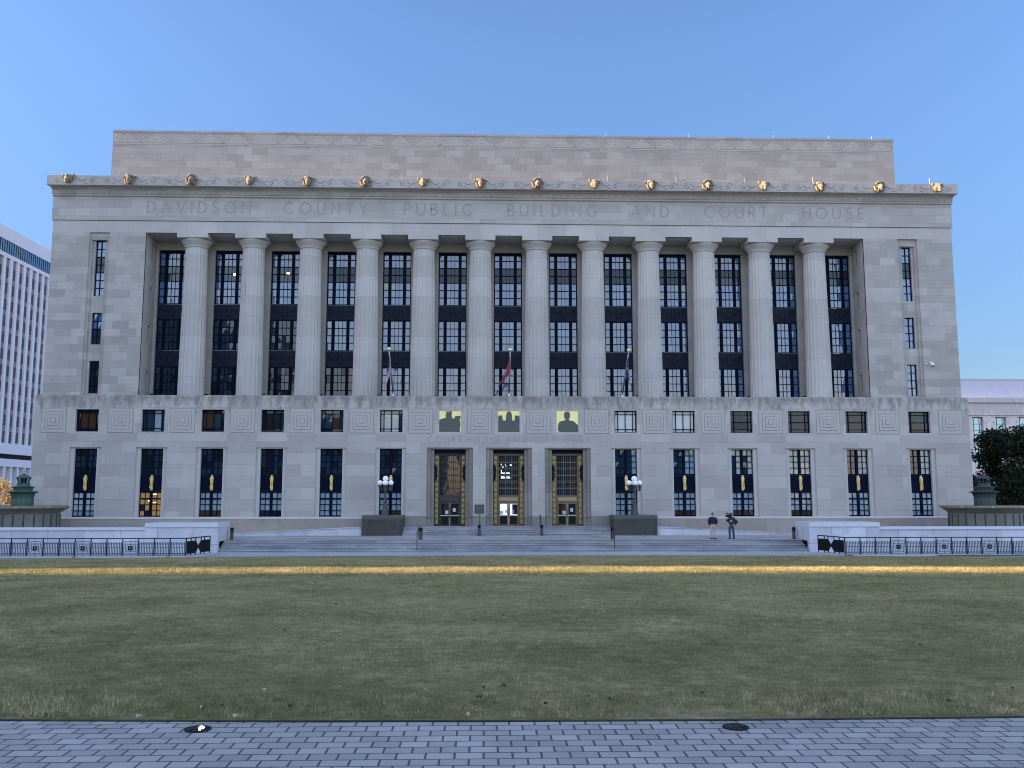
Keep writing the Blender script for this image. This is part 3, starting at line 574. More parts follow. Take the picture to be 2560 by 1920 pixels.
for k in NB:
    x = S*k; yw = YB+.2
    def p1(i, j, k=k):
        if j in (3, 4): return 'g_slab' if abs(k) <= 3 or k > 3 and j == 4 else 'g_mid'
        if k == -5 and j == 2 and 0: return 'g_lamp'
        u = random.random()
        if k == -5 and (i, j) == (2, 1): return 'g_blind2'
        if u < .03 and -3 < k: return 'g_cream'
        if k in (2,) and i in (1, 2, 3): return 'g_sky2'
        return 'g_sky' if u < .8 else 'g_sky2'
    f = window('window', x, 18.97, 23.40, 1.15, yw, cols, pz(6, 19.01)+[(22.76,23.17)], p1, dep=.06, meet=[(-.68,-.50),(.51,.69)])
    if k in (-6+1, -4):
        lx, lz = (x+.28, 21.4) if k == -5 else (x+.05, 21.5)
        mb = MB(); mb.box(lx, lx+.26, yw+.045, yw+.055, lz, lz+.16); mb.build('ceiling_light', mat('lit_tube', (.9,.8,.6), .5, emit=(1,.82,.5), estr=.9), f)
    def p2(i, j, k=k):
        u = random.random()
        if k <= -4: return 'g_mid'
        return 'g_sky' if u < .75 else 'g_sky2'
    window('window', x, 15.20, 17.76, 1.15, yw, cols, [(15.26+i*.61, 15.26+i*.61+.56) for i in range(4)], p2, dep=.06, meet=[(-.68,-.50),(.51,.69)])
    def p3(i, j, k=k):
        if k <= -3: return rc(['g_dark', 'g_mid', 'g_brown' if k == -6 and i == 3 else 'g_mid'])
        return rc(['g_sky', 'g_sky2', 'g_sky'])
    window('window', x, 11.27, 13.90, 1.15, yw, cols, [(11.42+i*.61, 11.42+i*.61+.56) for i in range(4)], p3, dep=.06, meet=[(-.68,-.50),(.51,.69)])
    for z0, z1 in ((13.91, 15.19), (17.77, 18.96)):
        mb = MB(); mb.box(x-1.15, x+1.15, yw-.01, yw+.1, z0, z1); zc = (z0+z1)/2; yv = yw-.01
        for s in (-1, 1):
            scroll(mb, x+s*.42, zc-.1, .26, yv, .022, s); scroll(mb, x+s*.85, zc+.12, .2, yv, .02, -s); mb.tube([(x+s*.05,yv,z0+.12),(x+s*.18,yv,zc),(x+s*.10,yv,z1-.14)], .024, 4)
        mb.tube([(x-.3+.06*i, yv, z0+.14+.16*math.sin(i/10*math.pi)) for i in range(11)], .022, 4)
        for z in (z0+.05, z1-.08): mb.box(x-1.12, x+1.12, yv-.02, yv, z, z+.03)
        mb.build('spandrel', M['navy_relief'], CH)
# columns
for i in range(12):
    x = S*(i-5.5); cy = 71.02
    prof = []; nz = 10
    for j in range(nz+1):
        t = j/nz; prof.append((1.0-.155*t**1.25, 11.26+(23.12-11.26)*t))
    mb = MB(); mb.lathe(x, cy, prof, 40, flute=.06); sh = mb.build('column', M['column'], CH)
    mb = MB(); mb.lathe(x, cy, [(.86,23.12),(.90,23.16),(.885,23.20),(.93,23.30),(1.06,23.48),(1.17,23.62),(1.20,23.70),(1.17,23.762)], 40)
    mb.build('capital', mat('capital_stone', (.43,.41,.385), .8, noise=.12, nscale=2) if i == 0 else bpy.data.materials['capital_stone'], sh, smooth=True)
    mb = MB(); mb.box(x-1.19, x+1.19, YU-.12, YB-.002, 23.765, 24.149); mb.build('abacus', M['carve'] if 0 else M['arch'], sh)
# ---- cornice
mb = MB()
prof = [(69.80,27.0),(69.68,27.04),(69.66,27.15),(69.58,27.19),(69.49,27.50),(69.30,27.56),(69.30,27.60),(70.4,27.60),(70.4,27.0)]
mb.xprof(prof, -36.0+.1, 36.0-.1)
pass
mo = mb.build('cornice_moulding', M['frieze'], CH)
mb = MB()
for i in range(-64, 65):
    x = i*.555
    mb.tube([(x+.2*math.cos(a), 69.565-.06*math.sin(a), 27.235+.22*math.sin(a)) for a in [math.pi*j/8 for j in range(9)]], .02, 4)
    mb.box(x-.012+.277, x+.012+.277, 69.50, 69.58, 27.24, 27.40)
mb.build('egg_and_dart', M['carve'], mo)
mb = MB(); mb.box(-36.02, 36.02, 68.9, 75, 27.64, 28.40); mb.box(-35.9, 35.9, 69.3, 70, 27.60, 27.64)
cor = mb.build('cornice', M['cornice'], CH)
HX = [-34.3,-29.6,-24.85]+[S*(k+.5) for k in range(-5, 5)]+[24.85, 29.6, 34.3]
HX = sorted([-34.3,-29.6]+[S*(k+.5)*.995 for k in range(-6, 6)]+[29.6, 34.3])
yc = 68.9
for a, b in zip(HX, HX[1:]):
    L_ = b-a; c = (a+b)/2; mb = MB()
    for s in (-1, 1):
        e = c+s*L_/2
        scroll(mb, c+s*.62, 27.94, .2, yc, .032, -s, 1.1)
        mb.tube([(e-s*(.55+.1*j), yc, 28.22-.26*math.sin(j/8*math.pi)) for j in range(9)], .035, 4)
        mb.tube([(c+s*(.15+.09*j), yc, 28.14+.16*math.sin(j/6*math.pi*.6)) for j in range(7)], .028, 4)
        mb.tube([(c+s*(.9+.06*j), yc, 27.72+.08*math.sin(j/6*math.pi)) for j in range(7)], .028, 4)
    mb.build('scroll_relief', M['groove'], cor)
for s in (-1, 1): mb = MB(); scroll(mb, s*35.3, 27.94, .2, yc, .032, s, 1.0); mb.build('scroll_relief', M['groove'], cor)
# carved heads on the cornice: three designs in turn
def head(kind):
    mb = MB(); y = 68.9; z = 28.0
    if kind == 0:      # long-muzzled beast
        mb.ball((0,y-.1,z+.12), .48, 14, sc_=(.95,.8,.85), jit=.12); mb.tube([(0,y-.35,z+.15),(0,y-.62,z-.1),(-.02,y-.62,z-.42)], [.26,.2,.13], 9); mb.tube([(-.4,y-.1,z+.3),(-.55,y-.2,z+.42),(-.5,y-.25,z+.1)], [.12,.14,.05], 6); mb.tube([(.4,y-.1,z+.3),(.55,y-.2,z+.42),(.52,y-.25,z+.1)], [.12,.14,.05], 6)
        mb.tube([(-.12,y-.5,z+.35),(0,y-.62,z+.2),(.1,y-.5,z+.36)], .07, 6)
    elif kind == 1:    # flat-capped head with side locks
        mb.ball((0,y-.15,z+.05), .36, 14, sc_=(.9,1.1,1.15), jit=.1); mb.lathe(0, y-.12, [(.42,z+.26),(.46,z+.32),(.44,z+.42),(.30,z+.46)], 12)
        for s in (-1, 1): mb.tube([(s*.36,y-.1,z+.25),(s*.46,y-.22,z+.05),(s*.38,y-.25,z-.22),(s*.26,y-.3,z-.36)], [.12,.11,.10,.06], 6); mb.tube([(s*.4,y,z+.3),(s*.62,y-.12,z+.38),(s*.66,y-.1,z+.22)], [.08,.09,.03], 6)
        mb.tube([(0,y-.45,z+.2),(0,y-.62,z-.05),(0,y-.5,z-.38)], [.16,.15,.12], 8)
    else:              # curled-horned ram
        mb.ball((0,y-.15,z), .34, 14, sc_=(.9,1.2,1.2), jit=.1); mb.tube([(0,y-.4,z+.15),(0,y-.7,z-.12),(-.02,y-.68,z-.36)], [.2,.18,.10], 8)
        for s in (-1, 1): mb.tube([(s*.1,y-.35,z+.5),(s*.36,y-.28,z+.40),(s*.54,y-.2,z+.1),(s*.46,y-.22,z-.2),(s*.22,y-.32,z-.32),(s*.16,y-.42,z-.1)], [.12,.13,.13,.12,.09,.04], 8)
        mb.tube([(0,y-.3,z+.34),(.0,y-.42,z+.58)], [.14,.06], 6)
    return mb
protos = []
for i, x in enumerate(HX):
    kd = i % 3 if i < 15 else 0
    if i < 3: 
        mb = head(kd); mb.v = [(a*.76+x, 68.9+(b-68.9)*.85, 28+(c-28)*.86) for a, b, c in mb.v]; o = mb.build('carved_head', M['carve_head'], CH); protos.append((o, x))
    else:
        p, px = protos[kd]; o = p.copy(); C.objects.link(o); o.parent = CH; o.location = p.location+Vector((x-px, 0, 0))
for i, x in enumerate([-30.6,-25.2,-19.55,-14.05,-8.5,-3.05,2.45,7.85,13.35,18.85,24.4,33.9]):
    mb = MB(); mb.tube([(x,69.2,28.4),(x,69.2,29.0)], [.03,.018], 5); mb.build('lightning_rod', M['alu'], CH)
# ---- attic
YA = 73.0
mb = MB(); mb.box(-32.85, 32.9, YA, 92, 28.3, 33.62); mb.box(-32.88, 32.93, YA-.03, 92.1, 33.62, 33.8); at_ = mb.build('attic', M['attic'], CH)
mb = MB(); pitch = 2.262
def ray(x0, z0, x1, z1, wd, d):
    v = Vector((x1-x0, z1-z0)); n = Vector((-v.y, v.x)).normalized()*wd*.5
    mb.prism([(x0-n.x, z0-n.y), (x1-n.x, z1-n.y), (x1+n.x, z1+n.y), (x0+n.x, z0+n.y)], YA-d, YA-.002)
for i in range(30):
    c = -32.85+.05+pitch*i
    pk = c+pitch/2
    if c > 32.9: break
    for j in range(11):
        a = math.pi*(j+.5)/11; 
        x1 = c+math.cos(a)*1.05; z1 = 32.72+min(.80, math.sin(a)*1.3); z1 = 32.72+.78*math.sin(a)
        if x1 < -32.8 or x1 > 32.85 or c+math.cos(a)*.25 < -32.8 or c+math.cos(a)*.25 > 32.85: continue
        ray(c+math.cos(a)*.25, 32.72+math.sin(a)*.18, x1, z1, .06, .025+.004*(j % 3))
    if pk+1.1 < 32.9:
        mb.prism([(pk-.95,32.74),(pk+.95,32.74),(pk,33.46)], YA-.014, YA-.002, 0)
        for s in (-1, 1): ray(pk, 33.5, pk+s*1.0, 32.78, .09, .05); ray(pk, 33.1, pk+s*.85, 32.74, .06, .045)
        mb.box(pk-.03, pk+.03, YA-.056, YA-.003, 32.75, 33.52)
mb.box(-32.8, 32.85, YA-.03, YA-.001, 32.60, 32.66)
mb.build('sunburst_frieze', [M['relief'], M['groove']], at_)
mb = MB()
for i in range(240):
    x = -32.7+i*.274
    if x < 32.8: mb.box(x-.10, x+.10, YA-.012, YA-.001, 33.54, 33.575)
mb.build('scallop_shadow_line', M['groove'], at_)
for x in (-11.9,-3,0.9,8.3,15.4,22.7,27.5,31.2):
    mb = MB(); mb.tube([(x,YA+.3,33.8),(x,YA+.3,34.2)], [.025,.012], 5); mb.build('lightning_rod', M['alu'], CH)
mb = MB(); mb.box(-35.8, 35.8, 73, 94.5, 28.2, 28.3); mb.build('roof', mat('roof_membrane', (.2,.2,.2), .9), CH)
# ---------------------------------------------------------------- things on the building
mb = MB(); x0 = -2.25; mb.box(x0-.34, x0+.34, 69.45, 69.498, 2.25, 2.92); mb.box(x0-.30, x0+.30, 69.44, 69.451, 2.29, 2.88)
pq = mb.build('plaque', M['pewter'], loc=(x0, 69.5, 2.58)); tag(pq, 'dark bronze plaque with rows of small text between the left and middle entrances', 'plaque')
mb = MB()
for i in range(11):
    zz = 2.83-.05*i; a = x0-.26+.02*random.random()
    while a < x0+.24: b = min(a+random.uniform(.03,.09), x0+.26); mb.box(a, b, 69.434, 69.4395, zz-.01, zz+.01); a = b+.02
mb.build('text_lines', mat('raised_bronze_text', (.22,.20,.17), .4, .5), pq)
def notice(x, z, w_, h_, lab, y):
    mb = MB(); mb.box(x-w_/2, x+w_/2, y-.004, y, z-h_/2, z+h_/2); o = mb.build('paper_notice', mat('paper', (.62,.68,.74), .8) if 'paper' not in bpy.data.materials else bpy.data.materials['paper'], loc=(x, y, z)); tag(o, lab, 'notice', 'paper notices taped to the entrance doors')
    mb = MB(); 
    for i in range(4): mb.box(x-w_*.3, x+w_*.3-(.04 if i % 2 else 0), y-.0065, y-.0045, z+h_*.3-i*h_*.2, z+h_*.3-i*h_*.2+.018)
    mb.box(x-w_*.12, x+w_*.12, y-.0068, y-.0047, z-h_*.02, z+h_*.2); mb.build('print', mat('print_blue', (.20,.30,.38), .8) if 'print_blue' not in bpy.data.materials else bpy.data.materials['print_blue'], o)
yd = 70.36
notice(-S-.22, 2.32, .26, .26, 'square notice on the left leaf of the left entrance', yd); notice(-S+.34, 2.50, .2, .27, 'upright notice on the right leaf of the left entrance', yd)
notice(-.52, 2.30, .28, .30, 'square notice at the lower left of the middle entrance doors', yd); notice(-.20, 2.40, .15, .27, 'narrow notice beside the square one on the middle left door leaf', yd-.006); notice(.30, 2.38, .17, .28, 'narrow notice on the right leaf of the middle entrance', yd)
notice(S-.22, 2.30, .26, .26, 'square notice on the left leaf of the right entrance', yd); notice(S+.36, 2.50, .2, .27, 'upright notice on the right leaf of the right entrance', yd)
# security camera
sx_, sz_ = 33.9, 14.0
sc0 = empty('security_camera', (33.5, 69.9, 13.95), 'white dome security camera on the stone wall beside the right slit windows', 'camera')
mb = MB(); mb.box(33.05, 33.15, 69.72, 69.9, 13.92, 14.02); mb.tube([(33.1,69.74,13.98),(33.14,69.66,13.95)], [.06,.04], 8); mb.build('bracket', M['white'], sc0)
mb = MB(); mb.tube([(33.42,69.9,14.05),(33.42,69.62,14.05),(33.5,69.58,13.95)], .07, 8); mb.lathe(33.5, 69.56, [(.04,14.02),(.13,13.98),(.14,13.84),(.12,13.80)], 12); mb.build('housing', M['white'], sc0)
mb = MB(); mb.ball((33.5,69.56,13.80), .10, 12); mb.build('dome', M['black'], sc0, smooth=True)
# floodlights on the ledge
for k in (-6, -5, -4, -3, -2, -1, 1, 2, 3, 4, 5):
    s = 1 if k > 0 else -1; x = S*k-1.33 if s < 0 else S*k+1.38
    if k == -6: x = -28.2
    e = empty('floodlight', (x, 71.9, 11.26), ('small black floodlight beside column %d, counted from the left' % (k+7) if k > -6 else 'small black floodlight at the left end of the colonnade ledge'), 'floodlight', 'floodlights on the colonnade ledge')
    mb = MB(); mb.box(x-.14, x+.14, 71.75, 71.95, 11.30, 11.58); mb.build('housing', M['black'], e)
    mb = MB(); mb.box(x-.04, x+.04, 71.8, 71.9, 11.26, 11.299); mb.build('foot', M['iron'], e)
# flagpoles
def flag_mat(name, kind):
    m = bpy.data.materials.new(name); m.use_nodes = True; t = m.node_tree; b = t.nodes['Principled BSDF']; b.inputs['Roughness'].default_value = .8
    return m
def flagpole(x, lab, flaglab, cols, poly):
    e = empty('flagpole', (x, 70.6, 11.26), lab, 'flagpole', 'flagpoles leaning out over the entrances')
    b = Vector((x, 70.6, 11.55)); tp = Vector((x, 67.2, 14.35))
    mb = MB(); mb.tube([b, tp], [.07, .045], 10); mb.build('pole', M['alu'], e, smooth=True)
    mb = MB(); mb.ball(tp+Vector((0,-.08,.16)), .17, 14); mb.build('finial', mat('gilt_ball', (.75,.68,.45), .25, .7) if 'gilt_ball' not in bpy.data.materials else bpy.data.materials['gilt_ball'], e, smooth=True)
    mb = MB(); mb.lathe(x, 70.66, [(.16,11.26),(.18,11.3),(.13,11.32),(.12,11.5),(.2,11.54),(.2,11.60),(.1,11.62)], 14); mb.build('socket', M['alu'], e)
    # limp cloth hanging from the upper pole, in a few folds
    n, mrow = 40, 40; mb = MB()
    for i in range(n+1):
        for j in range(mrow+1):
            u, v = i/n, j/mrow
            top = tp.lerp(b, .08+u*.42)                    # hoist along the pole
            L_ = poly(u, v); mb.v.append((top.x+L_[0], top.y+L_[1], top.z+L_[2]))
    for i in range(n):
        for j in range(mrow):
            mb.f.append((i*(mrow+1)+j, (i+1)*(mrow+1)+j, (i+1)*(mrow+1)+j+1, i*(mrow+1)+j+1)); mb.m.append(cols(i/n, j/mrow))
    return e, mb
FW, FR, FB, FY_ = (mat('flag_white', (.72,.70,.74), .8), mat('flag_red', (.38,.025,.045), .8), mat('flag_blue', (.03,.035,.16), .8), mat('flag_yellow', (.62,.56,.25), .8))
def drape(sway, ln, fold):
    def f(u, v):
        q = v; return (sway*q*(.5+.5*u)+fold*math.sin(u*9+v*5)*q, .10*math.sin(u*14+v*3)*q+.9*(u-.4)*q*-.8, -ln*q*(1-.25*u)-.05*math.sin(u*9)*q)
    return f
def us(u, v):
    if u < .52 and v < .42: return 0 if (int(u*22) % 2 == 0 and int(v*20) % 3 == 0) else 2
    return 1 if int(u*9) % 2 == 0 else 0
e, mb = flagpole(-9.06, 'aluminium flagpole with gold ball and limp red and white striped flag', '', us, drape(-.42, 1.95, .07)); f = mb.build('flag', [FW, FR, FB], e, smooth=True); f['label'] = 'limp red and white striped flag with starred blue corner'
def tn(u, v):
    r = math.hypot((u-.45)*1.1, v-.48)
    if v > .92: return 2
    if r < .13: return 0 if abs(math.sin(math.atan2(v-.48, u-.45)*1.5)) > .75 and r > .03 and r < .10 else 2
    if r < .155: return 0
    return 1
e, mb = flagpole(.04, 'pale flagpole over the middle entrance with limp red flag', '', tn, drape(-.95, 1.55, .05)); f = mb.build('flag', [FW, FR, FB], e, smooth=True); f['label'] = 'limp red flag with a blue round emblem and three white stars'
def nv(u, v):
    if v > .80: return 3
    if .35 < u < .5 and .2 < v < .5: return 0
    return 2
e, mb = flagpole(9.0, 'aluminium flagpole with limp navy and yellow flag, right of the entrances', '', nv, drape(.28, 1.55, .06)); f = mb.build('flag', [FW, FR, FB, FY_], e, smooth=True); f['label'] = 'limp navy flag with yellow fly edge'
# ---------------------------------------------------------------- pedestals and lamps
for s, nm in ((-1, 'left'), (1, 'right')):
    a, b = (-10.85, -7.9) if s < 0 else (7.72, 10.95)
    e = empty('pedestal', ((a+b)/2, 68, .68), 'broad dark granite pedestal on the %s side of the short steps' % nm, 'pedestal', 'granite pedestals beside the short steps')
    mb = MB(); mb.box(a, b, 67.3, 69.5, .68, 1.85); mb.build('block', M['granite_dark'], e)
    mb = MB(); mb.xprof([(67.26,1.853),(67.26,2.02),(67.34,2.15),(69.49,2.15),(69.49,1.853)], a-.03, b+.03); mb.build('cap', mat('granite_cap', (.07,.075,.072), .5, noise=.25, nscale=4) if s < 0 else bpy.data.materials['granite_cap'], e)
for x, nm in ((-9.25, 'left'), (9.4, 'right')):
    e = empty('street_lamp', (x, 68.0, 2.15), 'bronze lamp post with five white globes on the %s granite pedestal' % nm, 'street lamp', 'globe lamps on the granite pedestals')
    y = 68.0; mb = MB(); mb.lathe(x, y, [(.30,2.15),(.29,2.30),(.235,2.5),(.19,2.62),(.145,2.95),(.12,3.05),(.155,3.10),(.14,3.16),(.085,3.24),(.08,3.9),(.10,4.15),(.13,4.2),(.10,4.28),(.06,4.5),(.10,4.58)], 8); mb.build('post', M['pewter'], e)
    for dx, dy in ((-.40,0),(.40,0),(0,-.40),(0,.40)):
        mb = MB(); mb.tube([(x+dx*.15,y+dy*.15,4.0),(x+dx*.6,y+dy*.6,3.96),(x+dx,y+dy,4.05)], .045, 6); mb.box(x+min(0,dx)-.02, x+max(0,dx)+.02, y+min(0,dy)-.02, y+max(0,dy)+.02, 4.12, 4.20)
        mb.lathe(x+dx, y+dy, [(.05,3.95),(.09,4.0),(.09,4.2),(.13,4.24),(.15,4.33),(.13,4.40)], 12); mb.build('arm', M['pewter'], e)
        mb = MB(); mb.ball((x+dx,y+dy,4.55), .195, 20); mb.build('globe', M['globe'], e, smooth=True)
    mb = MB(); mb.ball((x,y,4.86), .215, 20); mb.build('globe', M['globe'], e, smooth=True)
# sloping marble side walls of the ramps
for s, nm in ((-1, 'left'), (1, 'right')):
    a, b = (-26.0, -10.9) if s < 0 else (10.97, 26.2)
    mb = MB()
    if s < 0: mb.prism([(a,.5),(b,.5),(b,1.27),(a,.50+.01)], 67.5, 67.85); mb.prism([(a,.512),(b,1.275),(b,1.33),(a,.566)], 67.45, 67.9)
    else: mb.prism([(a,.5),(b,.5),(b,.5+.01),(a,1.27)], 67.5, 67.85); mb.prism([(a,1.275),(b,.512),(b,.566),(a,1.33)], 67.45, 67.9)
    o = mb.build('ramp_wall', M['marble'], loc=((a+b)/2, 67.6, .68)); tag(o, 'low white marble ramp wall sloping up to the %s pedestal' % nm, 'wall', 'marble ramp walls')
# white marble retaining walls with end piers
for s, nm in ((-1, 'left'), (1, 'right')):
    e = empty('marble_wall', (s*30+.2, 59.5, 0), 'low white marble retaining wall with a raised end pier, %s of the broad steps' % nm, 'wall', 'marble walls flanking the broad steps')
    X0, X1, XE = (-19.05, -23.7, -75) if s < 0 else (19.5, 24.2, 75)
    lo, hi = min(X1, XE), max(X1, XE)
    mb = MB(); mb.box(lo, hi, 59.6, 60.2, -.1, 1.40); mb.build('wall', M['marble'], e)
    mb = MB(); mb.box(lo, hi, 59.5, 60.3, 1.403, 1.58); mb.build('coping', mat('marble_coping', (.58,.60,.66), .6, noise=.1) if s < 0 else bpy.data.materials['marble_coping'], e)
    lo, hi = min(X0, X1), max(X0, X1)
    mb = MB(); mb.box(lo, hi, 59.5, 61.6, -.1, 1.585); mb.box(lo+(.0 if s > 0 else .0), hi, 61.6, 62.1, .5, 1.58); mb.build('pier', M['marble'], e)
    mb = MB(); mb.box(lo-(.0), hi, 59.42, 62.12, 1.588, 1.86); mb.build('pier_cap', bpy.data.materials['marble_coping'], e)
# railings
def railing(s, nm):
    px = lambda k: (-19.60-.93*k) if s < 0 else (20.05+.94*k)
    NP = 15; yr = 55.0; z0, z1 = .08, 1.12
    e = empty('railing', (px(6), yr, z0), 'black iron railing with nested square panels below the %s marble wall' % nm, 'railing', 'iron railings below the marble walls')
    xa, xb = px(0), px(NP); lo, hi = min(xa, xb), max(xa, xb)
    mb = MB(); mb.box(lo, hi, yr-.03, yr+.03, z1-.05, z1)
    p0 = Vector((px(0), yr)); p1 = Vector((-18.95 if s < 0 else 19.35, 57.6))
    mb.tube([(p0.x, p0.y, z1-.025), (p1.x, p1.y, z1-.005)], .035, 6); mb.build('handrail', M['iron'], e)
    for k in range(NP+1):
        mb = MB(); mb.box(px(k)-.025, px(k)+.025, yr-.025, yr+.025, z0-.05, z1-.052); mb.build('post', M['iron'], e)
    pb = MB(); ps = MB()
    def bars(x0, w_):
        mb = MB(); nb = 9
        for i in range(nb): x = x0+.09+i*(w_-.18)/(nb-1); mb.box(x-.012, x+.012, yr-.012, yr+.012, z0+.06, z1-.24)
        for z in (z0+.12, (z0+z1)/2-.06, z1-.32): mb.box(x0+.05, x0+w_-.05, yr-.009, yr+.009, z, z+.024)
        for x in (x0+.05, x0+w_-.062): mb.box(x, x+.012, yr-.008, yr+.008, z0+.02, z1-.24)
        mb.box(x0+.05, x0+w_-.05, yr-.008, yr+.008, z0+.02, z0+.034); return mb
    def squares(x0, w_):
        mb = MB(); cx = x0+w_/2; cz = (z0+z1)/2-.07
        for h in (.40, .31, .22, .14):
            t = .012
            for a, b, c, d in ((-h,h,h-t*2,h),(-h,h,-h,-h+t*2),(-h,-h+t*2,-h,h),(h-t*2,h,-h,h)): mb.box(cx+a, cx+b, yr-.008, yr+.008, cz+c*1.0, cz+d*1.0)
        mb.box(cx-.44, cx+.44, yr-.006, yr+.006, cz-.008, cz+.008); mb.box(cx-.008, cx+.008, yr-.006, yr+.006, cz-.44, cz+.44)
        mb.box(cx-.11, cx+.11, yr-.03, yr-.009, cz-.11, cz+.11, 0)
        for poly in GL['N'][1]: 
            for (a, b), (c, d) in zip(poly, poly[1:]):
                mb.tube([(cx-.035+a*.1, yr-.033, cz-.045+b*.09), (cx-.035+c*.1, yr-.033, cz-.045+d*.09)], .008, 4, 1)
        return mb
    done = {}
    for k in range(NP):
        sq = k % 3 == 0 and k > 0; x0 = min(px(k), px(k+1)); w_ = abs(px(1)-px(0))
        if sq in done: o, ox = done[sq]; c = o.copy(); C.objects.link(c); c.parent = e; c.location = (x0-ox, 0, 0)
        else:
            mbp = squares(x0, w_) if sq else bars(x0, w_); o = mbp.build('square_panel' if sq else 'bar_panel', [M['iron'], M['alu']] if sq else M['iron'], e); done[sq] = (o, x0)
    # solid end section turning back to the pier, with a stepped gap in the middle
    L_ = (p1-p0).length; d = (p1-p0)/L_
    def P3(t, z, n=0): q = p0+d*t; return (q.x+d.y*n, q.y-d.x*n, z)
    def plate(t0, t1, za, zb_, mb, th=.02):
        a = [P3(t0, za, -th), P3(t1, za, -th), P3(t1, za, th), P3(t0, za, th), P3(t0, zb_, -th), P3(t1, zb_, -th), P3(t1, zb_, th), P3(t0, zb_, th)]
        mb.add(a, [(0,3,2,1),(4,5,6,7),(0,1,5,4),(1,2,6,5),(2,3,7,6),(3,0,4,7)])
    mb = MB(); c = L_*.5; za, zt = z0+.1, z1-.20; H = zt-za
    plate(.12, c-.28, za, zt, mb); plate(c+.28, L_-.03, za, zt, mb)
    for i in range(6):
        g = [.28,.22,.16,.10,.04,0][i]; h0 = i/12*H; h1 = (i+1)/12*H
        for q0, q1 in ((za+h0, za+h1), (zt-h1, zt-h0)):
            plate(c-.28, c-g, q0, q1, mb); plate(c+g, c+.28, q0, q1, mb)
    for t in (.02, .5*(c-.28), c-.30, c+.30, .5*(c+L_), L_-.02): plate(t-.018, t+.018, z0-.04, z1-.03, mb, .025)
    mb.build('solid_panel', M['black'], e)
    # stone kerb below
    mb = MB(); mb.box(lo-.2 if s > 0 else lo, hi+(.2 if s < 0 else 0), yr-.28, yr+.35, -.1, .075)
    vs = [(p0.x-s*.0, p0.y-.28, -.1), (p1.x-s*.25, p1.y, -.1), (p1.x+s*.4, p1.y, -.1), (p0.x+s*.2, p0.y+.35, -.1)]
    vs += [(a, b, .074) for a, b, c_ in vs]; mb.add(vs, [(0,3,2,1),(4,5,6,7),(0,1,5,4),(1,2,6,5),(2,3,7,6),(3,0,4,7)])
    mb.build('kerb', mat('kerb_marble', (.42,.44,.48), .7, noise=.2, nscale=3) if s < 0 else bpy.data.materials['kerb_marble'], e)
    mb = MB()
    for x, w_, st in ((px(0)+s*.1,.55,1), (px(6)+s*.1,.3,1), (px(8)+.1,.2,.5), (px(9)+.15,.35,1), (px(11)+.1,.6,1)) if s > 0 else ((px(1),.2,.6), (px(7)+.1,.25,.6)):
        for q in range(5): mb.box(x-w_/2*(1-q*.15), x+w_/2*(1-q*.12), yr-.285-.001*q, yr-.281, .07-.035*(q+1), .07-.035*q)
    mb.build('rust_stain', mat('rust', (.17,.055,.035) if s > 0 else (.22,.15,.11), .9, noise=.4, nscale=12), e)
railing(-1, 'left'); railing(1, 'right')
# planting strips in front of the kerbs
mb = MB(); mb.xprof([(51.9+1.45,-.03),(53.5,.06),(53.9,.05),(54.1,-.03)], -60, -25.2); mb.add([(-25.2,53.35,-.03),(-25.2,54.1,-.03),(-23.2,53.6,-.03),(-25.2,53.9,.05),(-25.2,53.5,.06)], [(0,2,4),(4,2,3),(3,2,1)])
tag(mb.build('flower_bed', mat('bark_mulch', (.075,.04,.033), .95, noise=.5, nscale=6, bump=1), loc=(-30, 53.7, 0)), 'long low bed of dark red-brown mulch below the left railing', 'flower bed')
mb = MB(); mb.xprof([(53.0,-.03),(53.1,.10),(53.7,.12),(53.85,-.03)], 25.4, 60); mb.add([(25.4,53.0,-.03),(25.4,53.85,-.03),(23.4,53.3,-.03),(25.4,53.7,.12),(25.4,53.1,.10)], [(0,4,2),(4,3,2),(3,1,2)])
tag(mb.build('planting_strip', mat('low_ground_cover', (.075,.095,.055), .95, noise=.5, nscale=7, bump=1), loc=(30, 53.4, 0)), 'long low strip of grey-green planting below the right railing', 'planting')
